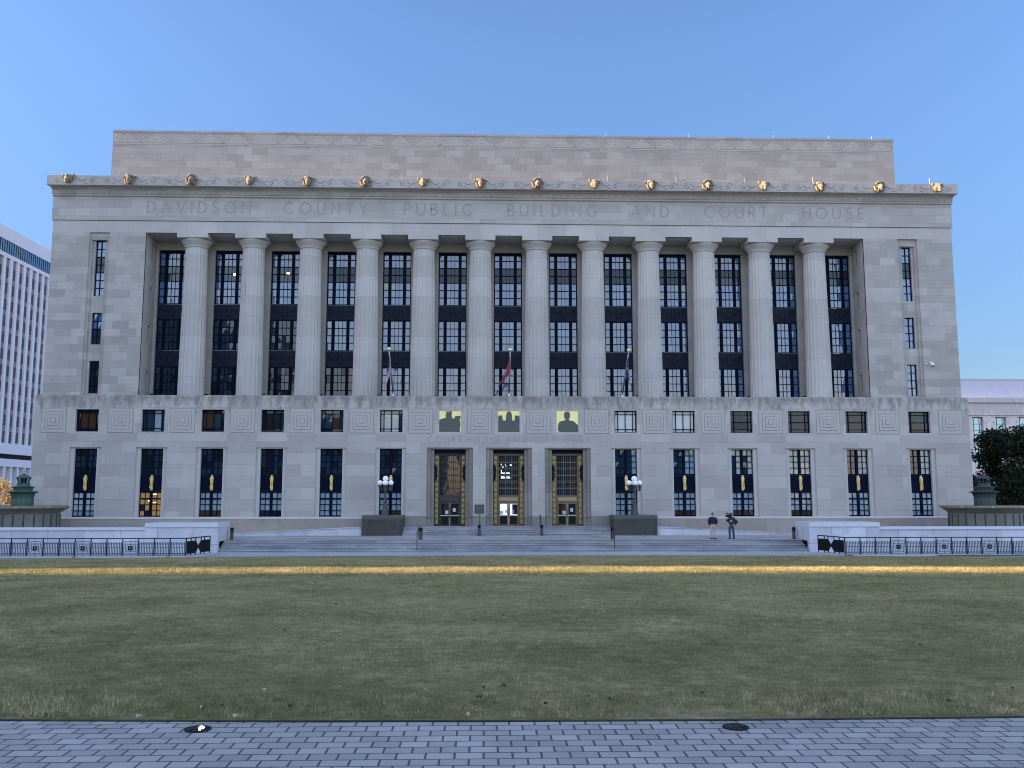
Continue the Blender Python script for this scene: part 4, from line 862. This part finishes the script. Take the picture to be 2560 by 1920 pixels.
# ---------------------------------------------------------------- fountains
def fountain(x, nm, pm):
    y = 65.0; e = empty('fountain', (x, y, .66), 'tiered bronze fountain on a round panelled stone basin, %s' % nm, 'fountain', 'fountains either side of the courthouse')
    mb = MB(); mb.lathe(x, y, [(2.45,.6),(2.45,2.35),(2.50,2.42)], 24)
    for i in range(24):
        a = 2*math.pi*(i)/24; mb.box(x+2.44*math.cos(a)-.04, x+2.44*math.cos(a)+.04, y+2.44*math.sin(a)-.04, y+2.44*math.sin(a)+.04, .6, 2.3, 1)
    mb.build('basin_wall', [M['basin_wall'], M['groove'] if 0 else mat('joint_dark', (.045,.05,.05), .8)], e)
    mb = MB(); mb.lathe(x, y, [(2.44,2.42),(2.55,2.44),(2.62,2.52),(2.80,2.62),(2.95,2.71)], 48); mb.build('basin_flare', M['basin_wall'], e)
    mb = MB(); mb.lathe(x, y, [(2.95,2.712),(3.02,2.75),(3.03,2.84),(2.98,2.90),(2.6,2.90),(2.55,2.80)], 48)
    for a in (250, 290, 268+60, 212): mb.box(x+3.02*math.cos(R(a))-.04, x+3.02*math.cos(R(a))+.04, y+3.03*math.sin(R(a))-.02, y+3.03*math.sin(R(a))+.1, 2.76, 2.902, 1)
    mb.build('basin_rim', [M['basin'], M['relief']], e)
    mb = MB(); mb.lathe(x, y, [(.72,2.75),(.72,3.2),(.70,3.42),(.78,3.72),(.84,3.80)], 32, flute=.04); mb.build('lower_bowl', pm, e)
    mb = MB(); mb.lathe(x, y, [(.86,3.79),(1.0,3.83),(1.02,3.87),(.80,3.93),(.60,3.95),(.60,4.0),(.66,4.15)], 36, flute=.02); mb.build('lip', pm, e)
    mb = MB(); mb.lathe(x, y, [(.62,4.15),(.73,4.18),(.74,4.22),(.55,4.27),(.44,4.29),(.42,4.42),(.45,4.44),(.44,4.48)], 32); mb.build('middle_tier', pm, e)
    mb = MB()
    for i in range(12):
        a = 2*math.pi*i/12; mb.tube([(x+.32*math.cos(a),y+.32*math.sin(a),4.48),(x+.42*math.cos(a),y+.42*math.sin(a),4.82)], .035, 5)
    mb.lathe(x, y, [(.22,4.48),(.25,4.82)], 12, 1); mb.build('lantern', [pm, M['black']], e)
    mb = MB(); mb.lathe(x, y, [(.50,4.81),(.53,4.84),(.50,4.88),(.30,5.0),(.12,5.07),(.07,5.12),(.05,5.16),(.02,5.2),(.015,5.42)], 16); mb.build('cap', pm, e)
    mb = MB(); mb.lathe(x, y, [(.005,2.8),(2.56,2.8),(2.56,2.805)], 40); mb.build('water', glass('fountain_water', (.05,.07,.07), 1.33, .05) if 'fountain_water' not in bpy.data.materials else bpy.data.materials['fountain_water'], e)
fountain(-34.35, 'beyond the left marble wall', M['patina']); fountain(34.45, 'beyond the right marble wall', M['patina_dark'])
# bollards and handrails on the steps
def bollard(x, y, z, lab):
    e = empty('bollard', (x, y, z), lab, 'bollard', 'grey ribbed bollard lights on the steps')
    mb = MB(); mb.lathe(x, y, [(.115,z),(.11,z+.56)], 14, flute=.06); mb.build('shaft', M['pewter'], e)
    mb = MB(); mb.lathe(x, y, [(.13,z+.56),(.13,z+.60),(.105,z+.61),(.105,z+.68),(.13,z+.69),(.13,z+.73),(.09,z+.79),(.03,z+.82)], 14); mb.build('head', M['iron'], e)
bollard(-18.72, 61.6, .68, 'bollard beside the left marble pier'); bollard(19.2, 61.6, .68, 'bollard beside the right marble pier')
bollard(-6.12, 61.55, .68, 'bollard behind the left handrail of the broad steps'); bollard(6.78, 61.55, .68, 'bollard behind the right handrail of the broad steps')
bollard(-2.24, 67.0, .68, 'bollard at the foot of the short steps between left and middle entrances'); bollard(2.35, 67.0, .68, 'bollard at the foot of the short steps between middle and right entrances')
def handrail(x, y0, z0_, y1, z1_, lab):
    e = empty('handrail', (x, y0, z0_), lab, 'handrail', 'thin metal handrails on the steps')
    mb = MB(); mb.tube([(x,y0-.12,z0_+.86),(x,y0,z0_+.92),(x,y1,z1_+.92),(x,y1+.25,z1_+.92)], .028, 7); mb.build('rail', M['iron'], e)
    for y, z in ((y0, z0_), (y1, z1_)): mb = MB(); mb.tube([(x,y,z-.02),(x,y,z+.91)], .025, 6); mb.build('post', M['iron'], e)
handrail(-6.25, 59.75, .10, 61.4, .68, 'left handrail of the broad steps'); handrail(6.68, 59.75, .10, 61.4, .68, 'right handrail of the broad steps')
handrail(-2.2, 67.3, .83, 68.5, 1.276, 'handrail on the short steps between left and middle entrances'); handrail(2.32, 67.3, .83, 68.5, 1.276, 'handrail on the short steps between middle and right entrances')
# in-ground uplights at the lawn edge
for x, y, lit in ((-3.84, 6.56, 1), (-.1, 6.50, 0)):
    e = empty('ground_light', (x, y, 2.1), ('round in-ground light, lit, in the paving at the lawn edge' if lit else 'round in-ground light, unlit, in the paving at the lawn edge'), 'ground light', 'in-ground lights along the paving edge')
    mb = MB(); pr_ = [(.090,2.101),(.090,2.108),(.074,2.110),(.07,2.104)]; mb.lathe(x, y, pr_, 28); mb.build('rim', M['iron'], e)
    mb = MB(); mb.lathe(x, y, [(.069,2.1035),(.069,2.106)], 24); 
    for a in (-.04, 0, .04): mb.box(x+a-.012, x+a+.012, y-.03, y+.03, 2.1071, 2.112)
    mb.build('lens', mat('lens_glass', (.02,.025,.03), .1) if lit else bpy.data.materials['lens_glass'], e)
    if lit: mb = MB(); mb.ball((x+.025, y, 2.110), .020, 12, sc_=(1,1,.7)); mb.build('lamp', mat('lit_lamp', (1,.9,.7), .5, emit=(1,.88,.55), estr=4), e)
# litter and leaves on the lawn
x, y = 8.0, 53.3
mb = MB(); mb.v = [(x-.55+1.1*i/8, y+.3*(j/3-.5), .01+.10*math.sin(i/8*math.pi)*(.6+.4*math.sin(i*2.3+j*1.7))*(1 if 0 < j < 3 else .3)) for i in range(9) for j in range(4)]
mb.f = [(i*4+j, i*4+j+1, (i+1)*4+j+1, (i+1)*4+j) for i in range(8) for j in range(3)]; mb.m = [0]*24
tag(mb.build('plastic_sheet', mat('white_plastic', (.55,.62,.75), .4), loc=(x, y, 0)), 'crumpled pale plastic sheet lying at the far edge of the lawn', 'litter')
from mathutils import noise as mnoise
LV = mat('dry_leaf', (.16,.095,.05), .8, noise=.4, nscale=30); LP = mat('pale_leaf', (.42,.36,.26), .8, noise=.3, nscale=30); LD = mat('dark_leaf', (.035,.03,.025), .8)
leafspots = []
for i in range(60):
    d = 7+22*random.random()**2.0; x = CAMX+random.uniform(-.6, .6)*d; leafspots.append((x, d, random.choice([LD, LD, LD, LD, LP, LV])))
for x in (-3.62,-2.1,-1.97,.42,.55,.62,.74,2.0,-4.3,-.95): leafspots.append((x, 6.68+random.uniform(0,.06), random.choice([LV, LP])))
for n_, (x, y, m_) in enumerate(leafspots):
    z = zl(x, y)+.05; a = random.uniform(0, 6.28); r = random.uniform(.012, .026); mb = MB()
    pts = [(math.cos(a+t)*r*q, math.sin(a+t)*r*q*.8, .012*math.sin(3*t+n_)) for t, q in ((0,1.4),(.6,.8),(1.2,1.0),(1.9,.7),(2.6,1.0),(3.14,.5),(3.8,1.0),(4.5,.7),(5.1,1.0),(5.8,.75))]
    mb.add([(x, y, z+.012)]+[(x+p[0], y+p[1], z+p[2]) for p in pts], [(0, i+1, (i+1) % 10+1) for i in range(10)])
    kind_ = {LD.name: 'dark', LP.name: 'pale', LV.name: 'brown'}[m_.name]
    lab = {'dark': 'tiny dark fallen leaf lying on the grass', 'pale': 'tiny pale dry leaf lying on the grass', 'brown': 'tiny brown fallen leaf lying on the grass'}[kind_]
    tag(mb.build('fallen_leaf', m_, loc=(x, y, z)), lab, 'leaf', kind_+' leaves scattered on the lawn')
# ---------------------------------------------------------------- people
def skin(name, pts, edges, rad, m, parent, root=0, sub=1, world=True):
    o0 = org(parent); me = bpy.data.meshes.new(name); me.from_pydata([Vector(p)-o0 for p in pts], edges, []); me.materials.append(m)
    o = bpy.data.objects.new(name, me); C.objects.link(o); o.parent = parent
    md = o.modifiers.new('Skin', 'SKIN'); md.use_smooth_shade = True
    for i, r in enumerate(rad): me.skin_vertices[0].data[i].radius = r if isinstance(r, tuple) else (r, r)
    me.skin_vertices[0].data[root].use_root = True
    s = o.modifiers.new('Subdivision', 'SUBSURF'); s.levels = sub; s.render_levels = sub
    return o
SK = mat('skin', (.40,.25,.19), .6); HR = mat('brown_hair', (.10,.065,.05), .8, noise=.4, nscale=40); HG = mat('greying_hair', (.17,.13,.115), .8, noise=.4, nscale=40)
NAVYJ = mat('navy_jacket', (.008,.010,.035), .85); KHAKI = mat('khaki_cloth', (.40,.33,.28), .9, noise=.12, nscale=8); JEAN = mat('blue_denim', (.030,.055,.115), .9, noise=.25, nscale=9)
DARKJ = mat('dark_jacket', (.018,.016,.028), .85); SHOE = mat('black_shoe', (.012,.012,.018), .5)
def bodyparts(e, x, y, z, legs, arms, head, body_m):
    # legs: [(hip),(knee),(ankle),(toe)]x2 ; arms: [(shoulder),(elbow),(wrist)]x2; one continuous skinned body
    P = [(x,y,z+.95),(x,y,z+1.15),(x,y,z+1.38),(x,y,z+1.50),head[0],head[1]]; E_ = [(0,1),(1,2),(2,3),(3,4),(4,5)]; Rr = [(.15,.11),(.15,.11),(.17,.11),(.06,.06),(.078,.09),(.07,.085)]
    def add(p, r, a): P.append(p); Rr.append(r); E_.append((a, len(P)-1)); return len(P)-1
    for hip, kn, an, toe in legs:
        i = add(hip, .09, 0); i = add(kn, .06, i); i = add(an, .04, i); add(toe, .035, i)
    hands = []
    for sh, el, wr, hd in arms:
        i = add(sh, .065, 2); i = add(el, .045, i); i = add(wr, .028, i); i = add(hd, (.04,.02), i); hands.append(i)
        d = (Vector(hd)-Vector(wr)).normalized(); u = d.cross(Vector((0,1,0))); u = u.normalized() if u.length > .1 else Vector((1,0,0))
        for k, (o_, ln) in enumerate(((-.03,.07),(-.01,.085),(.012,.08),(.032,.062))):
            b_ = Vector(hd)+d*.03+u*o_; j = add(tuple(b_), .011, i); j = add(tuple(b_+d*ln*.5), .009, j); add(tuple(b_+d*ln*.8+Vector((0,-.02,0))), .008, j)
        j = add(tuple(Vector(hd)-u*.045-d*.02), .012, i); add(tuple(Vector(hd)-u*.06+d*.03), .009, j)
    return skin('body', P, E_, Rr, body_m, e)
def shoe(e, an, toe, z):
    mb = MB(); a = Vector((an[0], an[1], z)); t = Vector((toe[0], toe[1], z)); d = (t-a).normalized(); n = Vector((-d.y, d.x, 0)); a = a-d*.08
    L_ = (t-a).length+.04; vs = []; fs = []
    sec = [(0,.035,.10),(.25,.045,.115),(.5,.05,.085),(.8,.052,.055),(1,.03,.035)]
    for q, w_, h in sec:
        c = a+d*L_*q
        for sx, hz in ((-1,0),(1,0),(1,.6),(.5,1),(-.5,1),(-1,.6)): vs.append(c+n*w_*sx+Vector((0,0,h*hz+.002)))
    for j in range(4):
        for k in range(6): l = (k+1) % 6; fs.append((j*6+k, j*6+l, (j+1)*6+l, (j+1)*6+k))
    fs += [tuple(range(5,-1,-1)), tuple(range(24,30))]; mb.add(vs, fs); mb.build('shoe', SHOE, e)
def face(e, c, fwd):
    f = Vector(fwd).normalized(); s = Vector((-f.y, f.x, 0)); c = Vector(c); mb = MB()
    mb.tube([c+f*.085+Vector((0,0,.02)), c+f*.115-Vector((0,0,.02))], [.010,.016], 6)
    for q in (-1, 1): mb.ball(c+s*q*.088-f*.005, .026, 8, sc_=(.5,1,1.2))
    mb.build('nose_and_ears', SK, e)
    mb = MB()
    for q in (-1, 1): mb.ball(c+f*.082+s*q*.032+Vector((0,0,.03)), .012, 8)
    mb.tube([c+f*.086+s*-.025-Vector((0,0,.05)), c+f*.09-Vector((0,0,.052)), c+f*.086+s*.025-Vector((0,0,.05))], .005, 5)
    mb.build('eyes_and_mouth', mat('eye_dark', (.03,.02,.02), .4) if 'eye_dark' not in bpy.data.materials else bpy.data.materials['eye_dark'], e)
# man in navy jacket and khaki trousers, back to the viewer, hands in front
z = .68; x, y = 13.66, 61.62
e = empty('person', (x, y, z), 'man standing with his back turned, navy jacket and khaki trousers, beside the cameraman', 'person', 'people standing on the broad steps')
hd = (x-.005, y+.01, z+1.66)
L1 = [(x-.09,y,z+.88),(x-.11,y,z+.48),(x-.10,y+.01,z+.07),(x-.11,y+.17,z+.03)]; L2 = [(x+.09,y,z+.88),(x+.10,y,z+.48),(x+.09,y,z+.07),(x+.20,y-.10,z+.03)]
A1 = [(x-.20,y,z+1.40),(x-.285,y-.01,z+1.13),(x-.17,y+.14,z+.95),(x-.10,y+.18,z+.90)]; A2 = [(x+.20,y,z+1.40),(x+.285,y-.01,z+1.13),(x+.17,y+.14,z+.95),(x+.10,y+.18,z+.90)]
bodyparts(e, x, y, z, [L1, L2], [A1, A2], [(x,y,z+1.58), (x,y+.01,z+1.70)], SK)
skin('jacket', [(x,y,z+.95),(x,y,z+1.2),(x,y,z+1.37),(x,y,z+1.47), A1[0],A1[1],A1[2], A2[0],A2[1],A2[2]], [(0,1),(1,2),(2,3),(2,4),(4,5),(5,6),(2,7),(7,8),(8,9)],
     [(.20,.15),(.215,.155),(.20,.14),(.085,.085),.10,.085,.055,.10,.085,.055], NAVYJ, e, sub=2)
skin('trousers', [(x,y,z+1.0),(x,y,z+.90),L1[0],L1[1],(L1[2][0],L1[2][1],z+.06),L2[0],L2[1],(L2[2][0],L2[2][1],z+.06)], [(0,1),(1,2),(2,3),(3,4),(1,5),(5,6),(6,7)], [(.16,.12),(.165,.125),.105,.078,.062,.105,.078,.062], KHAKI, e, sub=2)
mb = MB(); mb.ball((x,y-.012,z+1.70), .105, 16, sc_=(.88,1.0,1.05)); mb.build('hair', HG, e, smooth=True)
mb = MB(); mb.lathe(x, y, [(.075,z+1.49),(.085,z+1.51),(.078,z+1.55)], 14); mb.build('collar', mat('pale_collar', (.35,.33,.38), .9), e)
shoe(e, L1[2], L1[3], z); shoe(e, L2[2], L2[3], z); face(e, (x, y+.01, z+1.68), (0, 1, 0))
# cameraman
x, y = 14.93, 61.62
e = empty('person', (x, y, z), 'cameraman in dark jacket, jeans and a backpack holding a video camera on his left shoulder', 'person', 'people standing on the broad steps')
L1 = [(x-.10,y,z+.88),(x-.13,y,z+.48),(x-.13,y,z+.07),(x-.22,y-.06,z+.03)]; L2 = [(x+.09,y,z+.88),(x+.13,y+.01,z+.48),(x+.16,y,z+.07),(x+.15,y+.16,z+.03)]
A1 = [(x-.17,y,z+1.40),(x-.30,y-.05,z+1.18),(x-.28,y-.10,z+1.36),(x-.25,y-.10,z+1.42)]; A2 = [(x+.17,y,z+1.38),(x+.30,y+.02,z+1.14),(x+.27,y+.0,z+.93),(x+.22,y-.05,z+.86)]
bodyparts(e, x, y, z, [L1, L2], [A1, A2], [(x+.04,y,z+1.58), (x+.02,y,z+1.69)], SK)
skin('jacket', [(x,y,z+.92),(x,y,z+1.15),(x,y,z+1.36),(x+.03,y,z+1.47), A1[0],A1[1],A1[2], A2[0],A2[1],A2[2]], [(0,1),(1,2),(2,3),(2,4),(4,5),(5,6),(2,7),(7,8),(8,9)],
     [(.20,.15),(.21,.16),(.19,.15),(.09,.09),.10,.08,.055,.11,.09,.06], DARKJ, e, sub=2)
skin('trousers', [(x,y,z+1.0),(x,y,z+.90),L1[0],L1[1],(L1[2][0],L1[2][1],z+.06),L2[0],L2[1],(L2[2][0],L2[2][1],z+.06)], [(0,1),(1,2),(2,3),(3,4),(1,5),(5,6),(6,7)], [(.15,.12),(.16,.125),.11,.085,.07,.11,.085,.07], JEAN, e, sub=2)
mb = MB(); mb.ball((x+.03,y-.01,z+1.68), .105, 16, sc_=(.95,.95,1.0)); mb.build('hair', HR, e, smooth=True)
shoe(e, L1[2], L1[3], z); shoe(e, L2[2], L2[3], z); face(e, (x+.02, y, z+1.66), (-1, .3, 0))
# backpack worn on the back (nearer the viewer)
b = empty('backpack', (x-.03, y-.2, z+1.0), 'dark backpack with a pale tag on the cameraman\'s back', 'backpack')
mb = MB(); mb.lathe(x-.04, y-.19, [(.12,z+.98),(.16,z+1.02),(.17,z+1.2),(.15,z+1.38),(.08,z+1.44)], 14); mb.v = [(a, (c-(y-.19))*.62+y-.19, d) for a, c, d in mb.v]; mb.build('bag', mat('backpack_cloth', (.022,.03,.045), .9), b, smooth=True)
mb = MB(); mb.box(x-.13, x-.07, y-.305, y-.295, z+1.17, z+1.27); mb.build('tag', M['white'], b)
b = empty('shoulder_bag', (x+.35, y, z+1.1), 'dark pouch jutting out behind the cameraman\'s right elbow', 'bag')
mb = MB(); mb.tube([(x+.30,y+.02,z+1.30),(x+.36,y+.02,z+1.18),(x+.40,y+.02,z+1.10),(x+.47,y+.02,z+1.12)], [.05,.10,.07,.02], 8); mb.build('pouch', DARKJ, b, smooth=True)
mb = MB(); mb.tube([(x+.32,y+.02,z+1.28),(x+.18,y-.12,z+1.44)], .014, 5); mb.build('strap', SHOE, b)
v = empty('video_camera', (x-.22, y-.05, z+1.5), 'black shoulder video camera with top handle and microphone held by the cameraman', 'video camera')
cz = z+1.57; cx = x-.2
mb = MB(); mb.box(cx-.08, cx+.13, y-.13, y+.0, cz-.10, cz+.09); mb.box(cx+.13, cx+.2, y-.12, y-.01, cz-.07, cz+.06); mb.build('body', M['black'], v)
mb = MB(); mb.tube([(cx-.08,y-.07,cz-.02),(cx-.14,y-.07,cz-.02),(cx-.145,y-.07,cz-.02),(cx-.20,y-.07,cz-.02)], [.05,.055,.07,.075], 14); mb.build('lens', M['iron'], v)
mb = MB(); mb.box(cx-.10, cx+.10, y-.08, y-.05, cz+.135, cz+.16); mb.box(cx-.09, cx-.07, y-.08, y-.05, cz+.09, cz+.135); mb.box(cx+.07, cx+.09, y-.08, y-.05, cz+.09, cz+.135); mb.build('handle', M['black'], v)
mb = MB(); mb.tube([(cx+.0,y-.11,cz+.15),(cx-.22,y-.11,cz+.15)], .022, 8); mb.box(cx-.08, cx-.05, y-.09, y-.06, cz+.16, cz+.22); mb.build('microphone', M['black'], v)
# ---------------------------------------------------------------- neighbours
T = empty('office_tower', (-105.4, 190, 0), 'tall white office tower with vertical fins and a glass band, left of the courthouse', 'office tower')
tw = mat('white_precast', (.74,.72,.79), .7, noise=.06, nscale=.3); tg = mat('grey_spandrel', (.22,.21,.23), .6); tgl = glass('tower_glass', (.035,.03,.045), 1.6, .05, 0); tbl = glass('tower_band_glass', (.10,.18,.28), 2.1, .05, .1); tbr = mat('brown_stone', (.30,.17,.11), .8, noise=.15)
xt = -105.4; ya, yb_ = 150, 262
mb = MB(); mb.box(-150, xt-.4, ya, yb_, 12.3, 55.4); mb.build('wall', tg, T)
fins = []; pit = 2.85; yv = 150.6; k = 0
mb = MB(); mb.box(-150, xt+.05, ya, yb_, 58.3, 61.2); mb.build('parapet', tw, T)
mb = MB(); mb.box(-150, xt-.1, ya+.1, yb_-.1, 55.5, 58.28); bd = mb.build('window_band', tbl, T)
mb = MB(); y_ = ya+1
while y_ < yb_: mb.box(xt-.1, xt-.02, y_, y_+.12, 55.5, 58.28); y_ += .95
mb.build('mullion', M['black'], bd)
mb = MB(); mb.box(-150, xt+.02, ya, yb_, 54.6, 55.48); mb.box(-150, xt+.02, ya, yb_, 12.35, 14.6); mb.build('ledge', tw, T)
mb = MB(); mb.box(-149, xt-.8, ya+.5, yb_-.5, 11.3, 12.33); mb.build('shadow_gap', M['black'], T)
mb = MB(); mb.box(-150, xt, ya, yb_, 9.6, 11.29); mb.build('podium_edge', tw, T)
mb = MB(); mb.box(-149, xt-1.2, ya+1, yb_-1, -.06, 9.58); mb.build('podium_wall', tbr, T)
fin0 = None; far = MB()
y_ = 170.0
while y_ < 245:
    if fin0 is None:
        mb = MB(); mb.box(xt-.45, xt, y_, y_+.95, 14.6, 54.6); fin0 = mb.build('fin', tw, T); f0y = y_
        mb = MB(); mb.box(xt-1.25, xt-.15, y_+.1, y_+.95, -.06, 9.6); pil0 = mb.build('pillar', tw, T)
        mb = MB(); mb.box(xt-.42, xt-.37, y_+1.35, y_+2.80, 14.9, 17.25); w0 = mb.build('window', tgl, T)
    else:
        for p in (fin0, pil0): c = p.copy(); C.objects.link(c); c.parent = T; c.location = (0, y_-f0y, 0)
    for i in range(11):
        if 186 < y_ < 211:
            if y_ == f0y and i == 0: continue
            c = w0.copy(); C.objects.link(c); c.parent = T; c.location = (0, y_-f0y, i*3.55)
        else: far.box(xt-.42, xt-.37, y_+1.35, y_+2.80, 14.9+i*3.55, 17.25+i*3.55)
    y_ += pit
far.build('window_rows', tgl, T)['kind'] = 'stuff'
# stone building on the right
B = empty('stone_building', (90, 130, 0), 'pale stone building with tall blue-green windows beyond the tree on the right', 'building')
bs = ashlar('pale_stone', (.60,.57,.58), (.66,.63,.64), 3.4, 2.2, (.38,.36,.36), stain=(16,12.6,(.34,.33,.34),.5)); bz = mat('grey_metal_roof', (.46,.48,.60), .6, noise=.12, nscale=.8)
wx = [71.35+1.86*0-.9+3.47*k for k in range(0, 14)]   # window centres
wx = [70.45+3.47*k for k in range(-1, 14)]
mb = MB(); yl = 130.0; hs = [(x-.85, x+.85, 7.4, 14.93) for x in wx]
mb.grid(62, 120, -.06, 15.2, FY(yl), hs, .45); mb.quad((62,170,-.06), (62,yl,-.06), (62,yl,17.7), (62,170,17.7)); mb.build('wall', bs, B)
mb = MB(); mb.box(61.9, 120, yl-.12, yl+1, 15.3, 17.0); mb.box(61.8, 120, yl-.4, yl+1, 17.05, 17.72); mb.box(61.9, 120, yl-.2, yl+1, 15.2, 15.3); mb.build('entablature', bs, B)
mb = MB(); mb.box(63, 120, yl+1.2, yl+40, 17.5, 20.6); mb.box(62.9, 120, yl+1.1, yl+40, 20.6, 20.75); mb.build('roof', bz, B)
for i, x in enumerate(wx):
    if i == 0 or True:
        mb = MB(); mb.grid(x-.85, x+.85, 7.4, 14.93, FY(yl+.4), [(x+a, x+b, 7.45+j*.93, 7.45+j*.93+.88) for a, b in ((-.80,-.45),(-.40,.40),(.45,.80)) for j in range(8)], .05)
        f = mb.build('window', M['iron'], B); mb = MB(); mb.quad((x-.8,yl+.45,7.4), (x+.8,yl+.45,7.4), (x+.8,yl+.45,14.9), (x-.8,yl+.45,14.9)); mb.build('pane', M['g_teal'], f)
        mb = MB(); xm = x+1.735; mb.box(xm-.45, xm+.45, yl-.12, yl-.002, -.06, 14.7); mb.prism([(xm-.45,14.7),(xm+.45,14.7),(xm+.25,15.05),(xm,15.18),(xm-.25,15.05)], yl-.12, yl-.002); mb.box(xm-.78, xm-.55, yl-.15, yl-.002, 14.2, 14.5); mb.box(xm+.55, xm+.78, yl-.15, yl-.002, 14.2, 14.5); mb.build('pilaster', bs, B)
# ---------------------------------------------------------------- trees
def leafmat(name, ramp):
    m = bpy.data.materials.new(name); m.use_nodes = True; t = m.node_tree; b = t.nodes['Principled BSDF']; b.inputs['Roughness'].default_value = .7; b.inputs['Specular IOR Level'].default_value = .2
    g = t.nodes.new('ShaderNodeNewGeometry'); r = t.nodes.new('ShaderNodeValToRGB'); e = r.color_ramp.elements; e[0].color = (*ramp[0], 1); e[1].color = (*ramp[-1], 1)
    for i, c in enumerate(ramp[1:-1]): q = e.new((i+1)/(len(ramp)-1)); q.color = (*c, 1)
    t.links.new(g.outputs['Random Per Island'], r.inputs[0]); t.links.new(r.outputs[0], b.inputs['Base Color']); return m
def tree(name, x, y, z0, h, rad, nl, ls, lm, label, seed, low=.1):
    rg = np.random.default_rng(seed); e = empty(name, (x, y, z0), label, 'tree', None); rr = random.Random(seed)
    bark = mat('bark_'+name+str(seed), (.06,.048,.04), .95, noise=.3, nscale=8, bump=.5)
    mb = MB(); mb.tube([(x,y,z0-.1),(x+.05,y,z0+h*.2),(x-.1,y,z0+h*.45),(x+.1,y,z0+h*.75)], [h*.028,h*.022,h*.016,h*.006], 10); mb.build('trunk', bark, e)
    cl = []
    for i in range(64):
        a = rr.uniform(0, 6.28); t = rr.uniform(low, 1); rr_ = rad*math.sqrt(max(.04, 1-((t-.45)/.60)**2))*rr.uniform(.35, 1.0)
        cl.append((x+rr_*math.cos(a), y+rr_*math.sin(a), z0+h*t*.93, rad*rr.uniform(.16, .30)))
    mb = MB()
    for i, c in enumerate(cl):
        if i % 2 == 0: s0 = z0+h*rr.uniform(.15, .5); mb.tube([(x, y, s0), ((x+c[0])/2, (y+c[1])/2, (s0+c[2])/2+h*.03), c[:3]], [h*.010,h*.006,h*.002], 5)
    mb.build('limbs', bark, e)
    V = []; per = nl//len(cl)
    for c in cl:
        p = rg.normal(0, 1, (per, 3)); p /= np.linalg.norm(p, axis=1)[:, None]; p *= (rg.random(per)**.5)[:, None]*c[3]*1.25; p[:, 2] *= .75; p += np.array(c[:3])
        u = rg.normal(0, 1, (per, 3)); u /= np.linalg.norm(u, axis=1)[:, None]; w_ = rg.normal(0, 1, (per, 3)); v = np.cross(u, w_); v /= np.linalg.norm(v, axis=1)[:, None]
        s = ls*rg.uniform(.6, 1.4, per)[:, None]; V.append(np.stack([p-u*s, p+v*s*.55, p+u*s, p-v*s*.55], 1).reshape(-1, 3))
    V = np.concatenate(V)-np.array([x, y, z0]); n = len(V)//4; me = bpy.data.meshes.new('crown'); me.vertices.add(len(V)); me.vertices.foreach_set('co', V.ravel()); me.loops.add(n*4); me.loops.foreach_set('vertex_index', np.arange(n*4, dtype=np.int32))
    me.polygons.add(n); me.polygons.foreach_set('loop_start', np.arange(0, n*4, 4, dtype=np.int32)); me.update(calc_edges=True); me.materials.append(lm)
    o = bpy.data.objects.new('crown', me); C.objects.link(o); o.parent = e; return e
dk = leafmat('dark_leaves', [(.010,.018,.010),(.020,.032,.016),(.035,.045,.020),(.05,.03,.018)]); 
tree('broadleaf_tree', 51.6, 87.5, 0, 10.3, 6.2, 46000, .17, dk, 'dark broadleaf tree directly behind the right fountain', 3, .05)
tree('broadleaf_tree', 60.5, 90, 0, 11.6, 6.5, 26000, .19, dk, 'dark broadleaf tree at the right edge of the photo', 5, .05)
yl_ = leafmat('autumn_leaves', [(.30,.20,.05),(.50,.36,.10),(.62,.50,.20),(.28,.25,.07)])
tree('autumn_tree', -53.3, 96, 0, 5.4, 2.9, 6000, .13, yl_, 'small golden autumn tree catching the sun at the left edge', 9, .1)
tree('autumn_tree', 57, 112, 0, 5.2, 5.5, 6000, .17, yl_, 'low golden autumn tree glimpsed behind the dark right tree', 11, .05)
# ---------------------------------------------------------------- buildings beyond the frame that shade the square
def block(name, x0, x1, y0, y1, h, label, col, face_='y'):
    e = empty(name, ((x0+x1)/2, (y0+y1)/2, -.06), label, 'office building', None)
    m = mat('wall_'+label[:18], col, .85, noise=.1, nscale=.2); mb = MB(); mb.box(x0, x1, y0, y1, -.06, h); mb.box(x0-.2, x1+.2, y0-.2, y1+.2, h, h+.8); mb.build('wall', m, e)
    mb = MB(); yy = y1+.02; z_ = 2
    if face_ == 'y':
        while z_+2 < h:
            u = x0+1.5
            while u+1.6 < x1: mb.quad((u,yy,z_), (u+1.6,yy,z_), (u+1.6,yy,z_+2), (u,yy,z_+2)); u += 3
            z_ += 3.6
    else:
        while z_+2 < h:
            u = y0+1.5
            while u+1.6 < y1: mb.quad((x1+.02,u,z_), (x1+.02,u+1.6,z_), (x1+.02,u+1.6,z_+2), (x1+.02,u,z_+2)); u += 3
            z_ += 3.6
    mb.build('windows', M['g_mid'], e); return e
SH_A, SH_B = 29.1, 28.7  # edges of unseen blocks, set so sunlight leaves one band on the lawn
block('office_building', -100, -74, SH_A, 72.2, 36.7, 'stone office block just left of the square, outside the picture', (.40,.38,.35), 'x')
block('office_building', -290, -240, -80, SH_B, 92, 'large office block far left of the square, outside the picture', (.35,.33,.31), 'x')
block('office_building', -110, -62, -110, -70, 46, 'tall brick block behind the photographer on the left', (.22,.17,.14))
block('office_building', -55, -12, -105, -78, 22, 'low stone block behind the photographer, left of centre', (.20,.20,.22))
block('office_building', -8, 70, -112, -82, 17, 'long low block behind the photographer on the right', (.15,.165,.20))
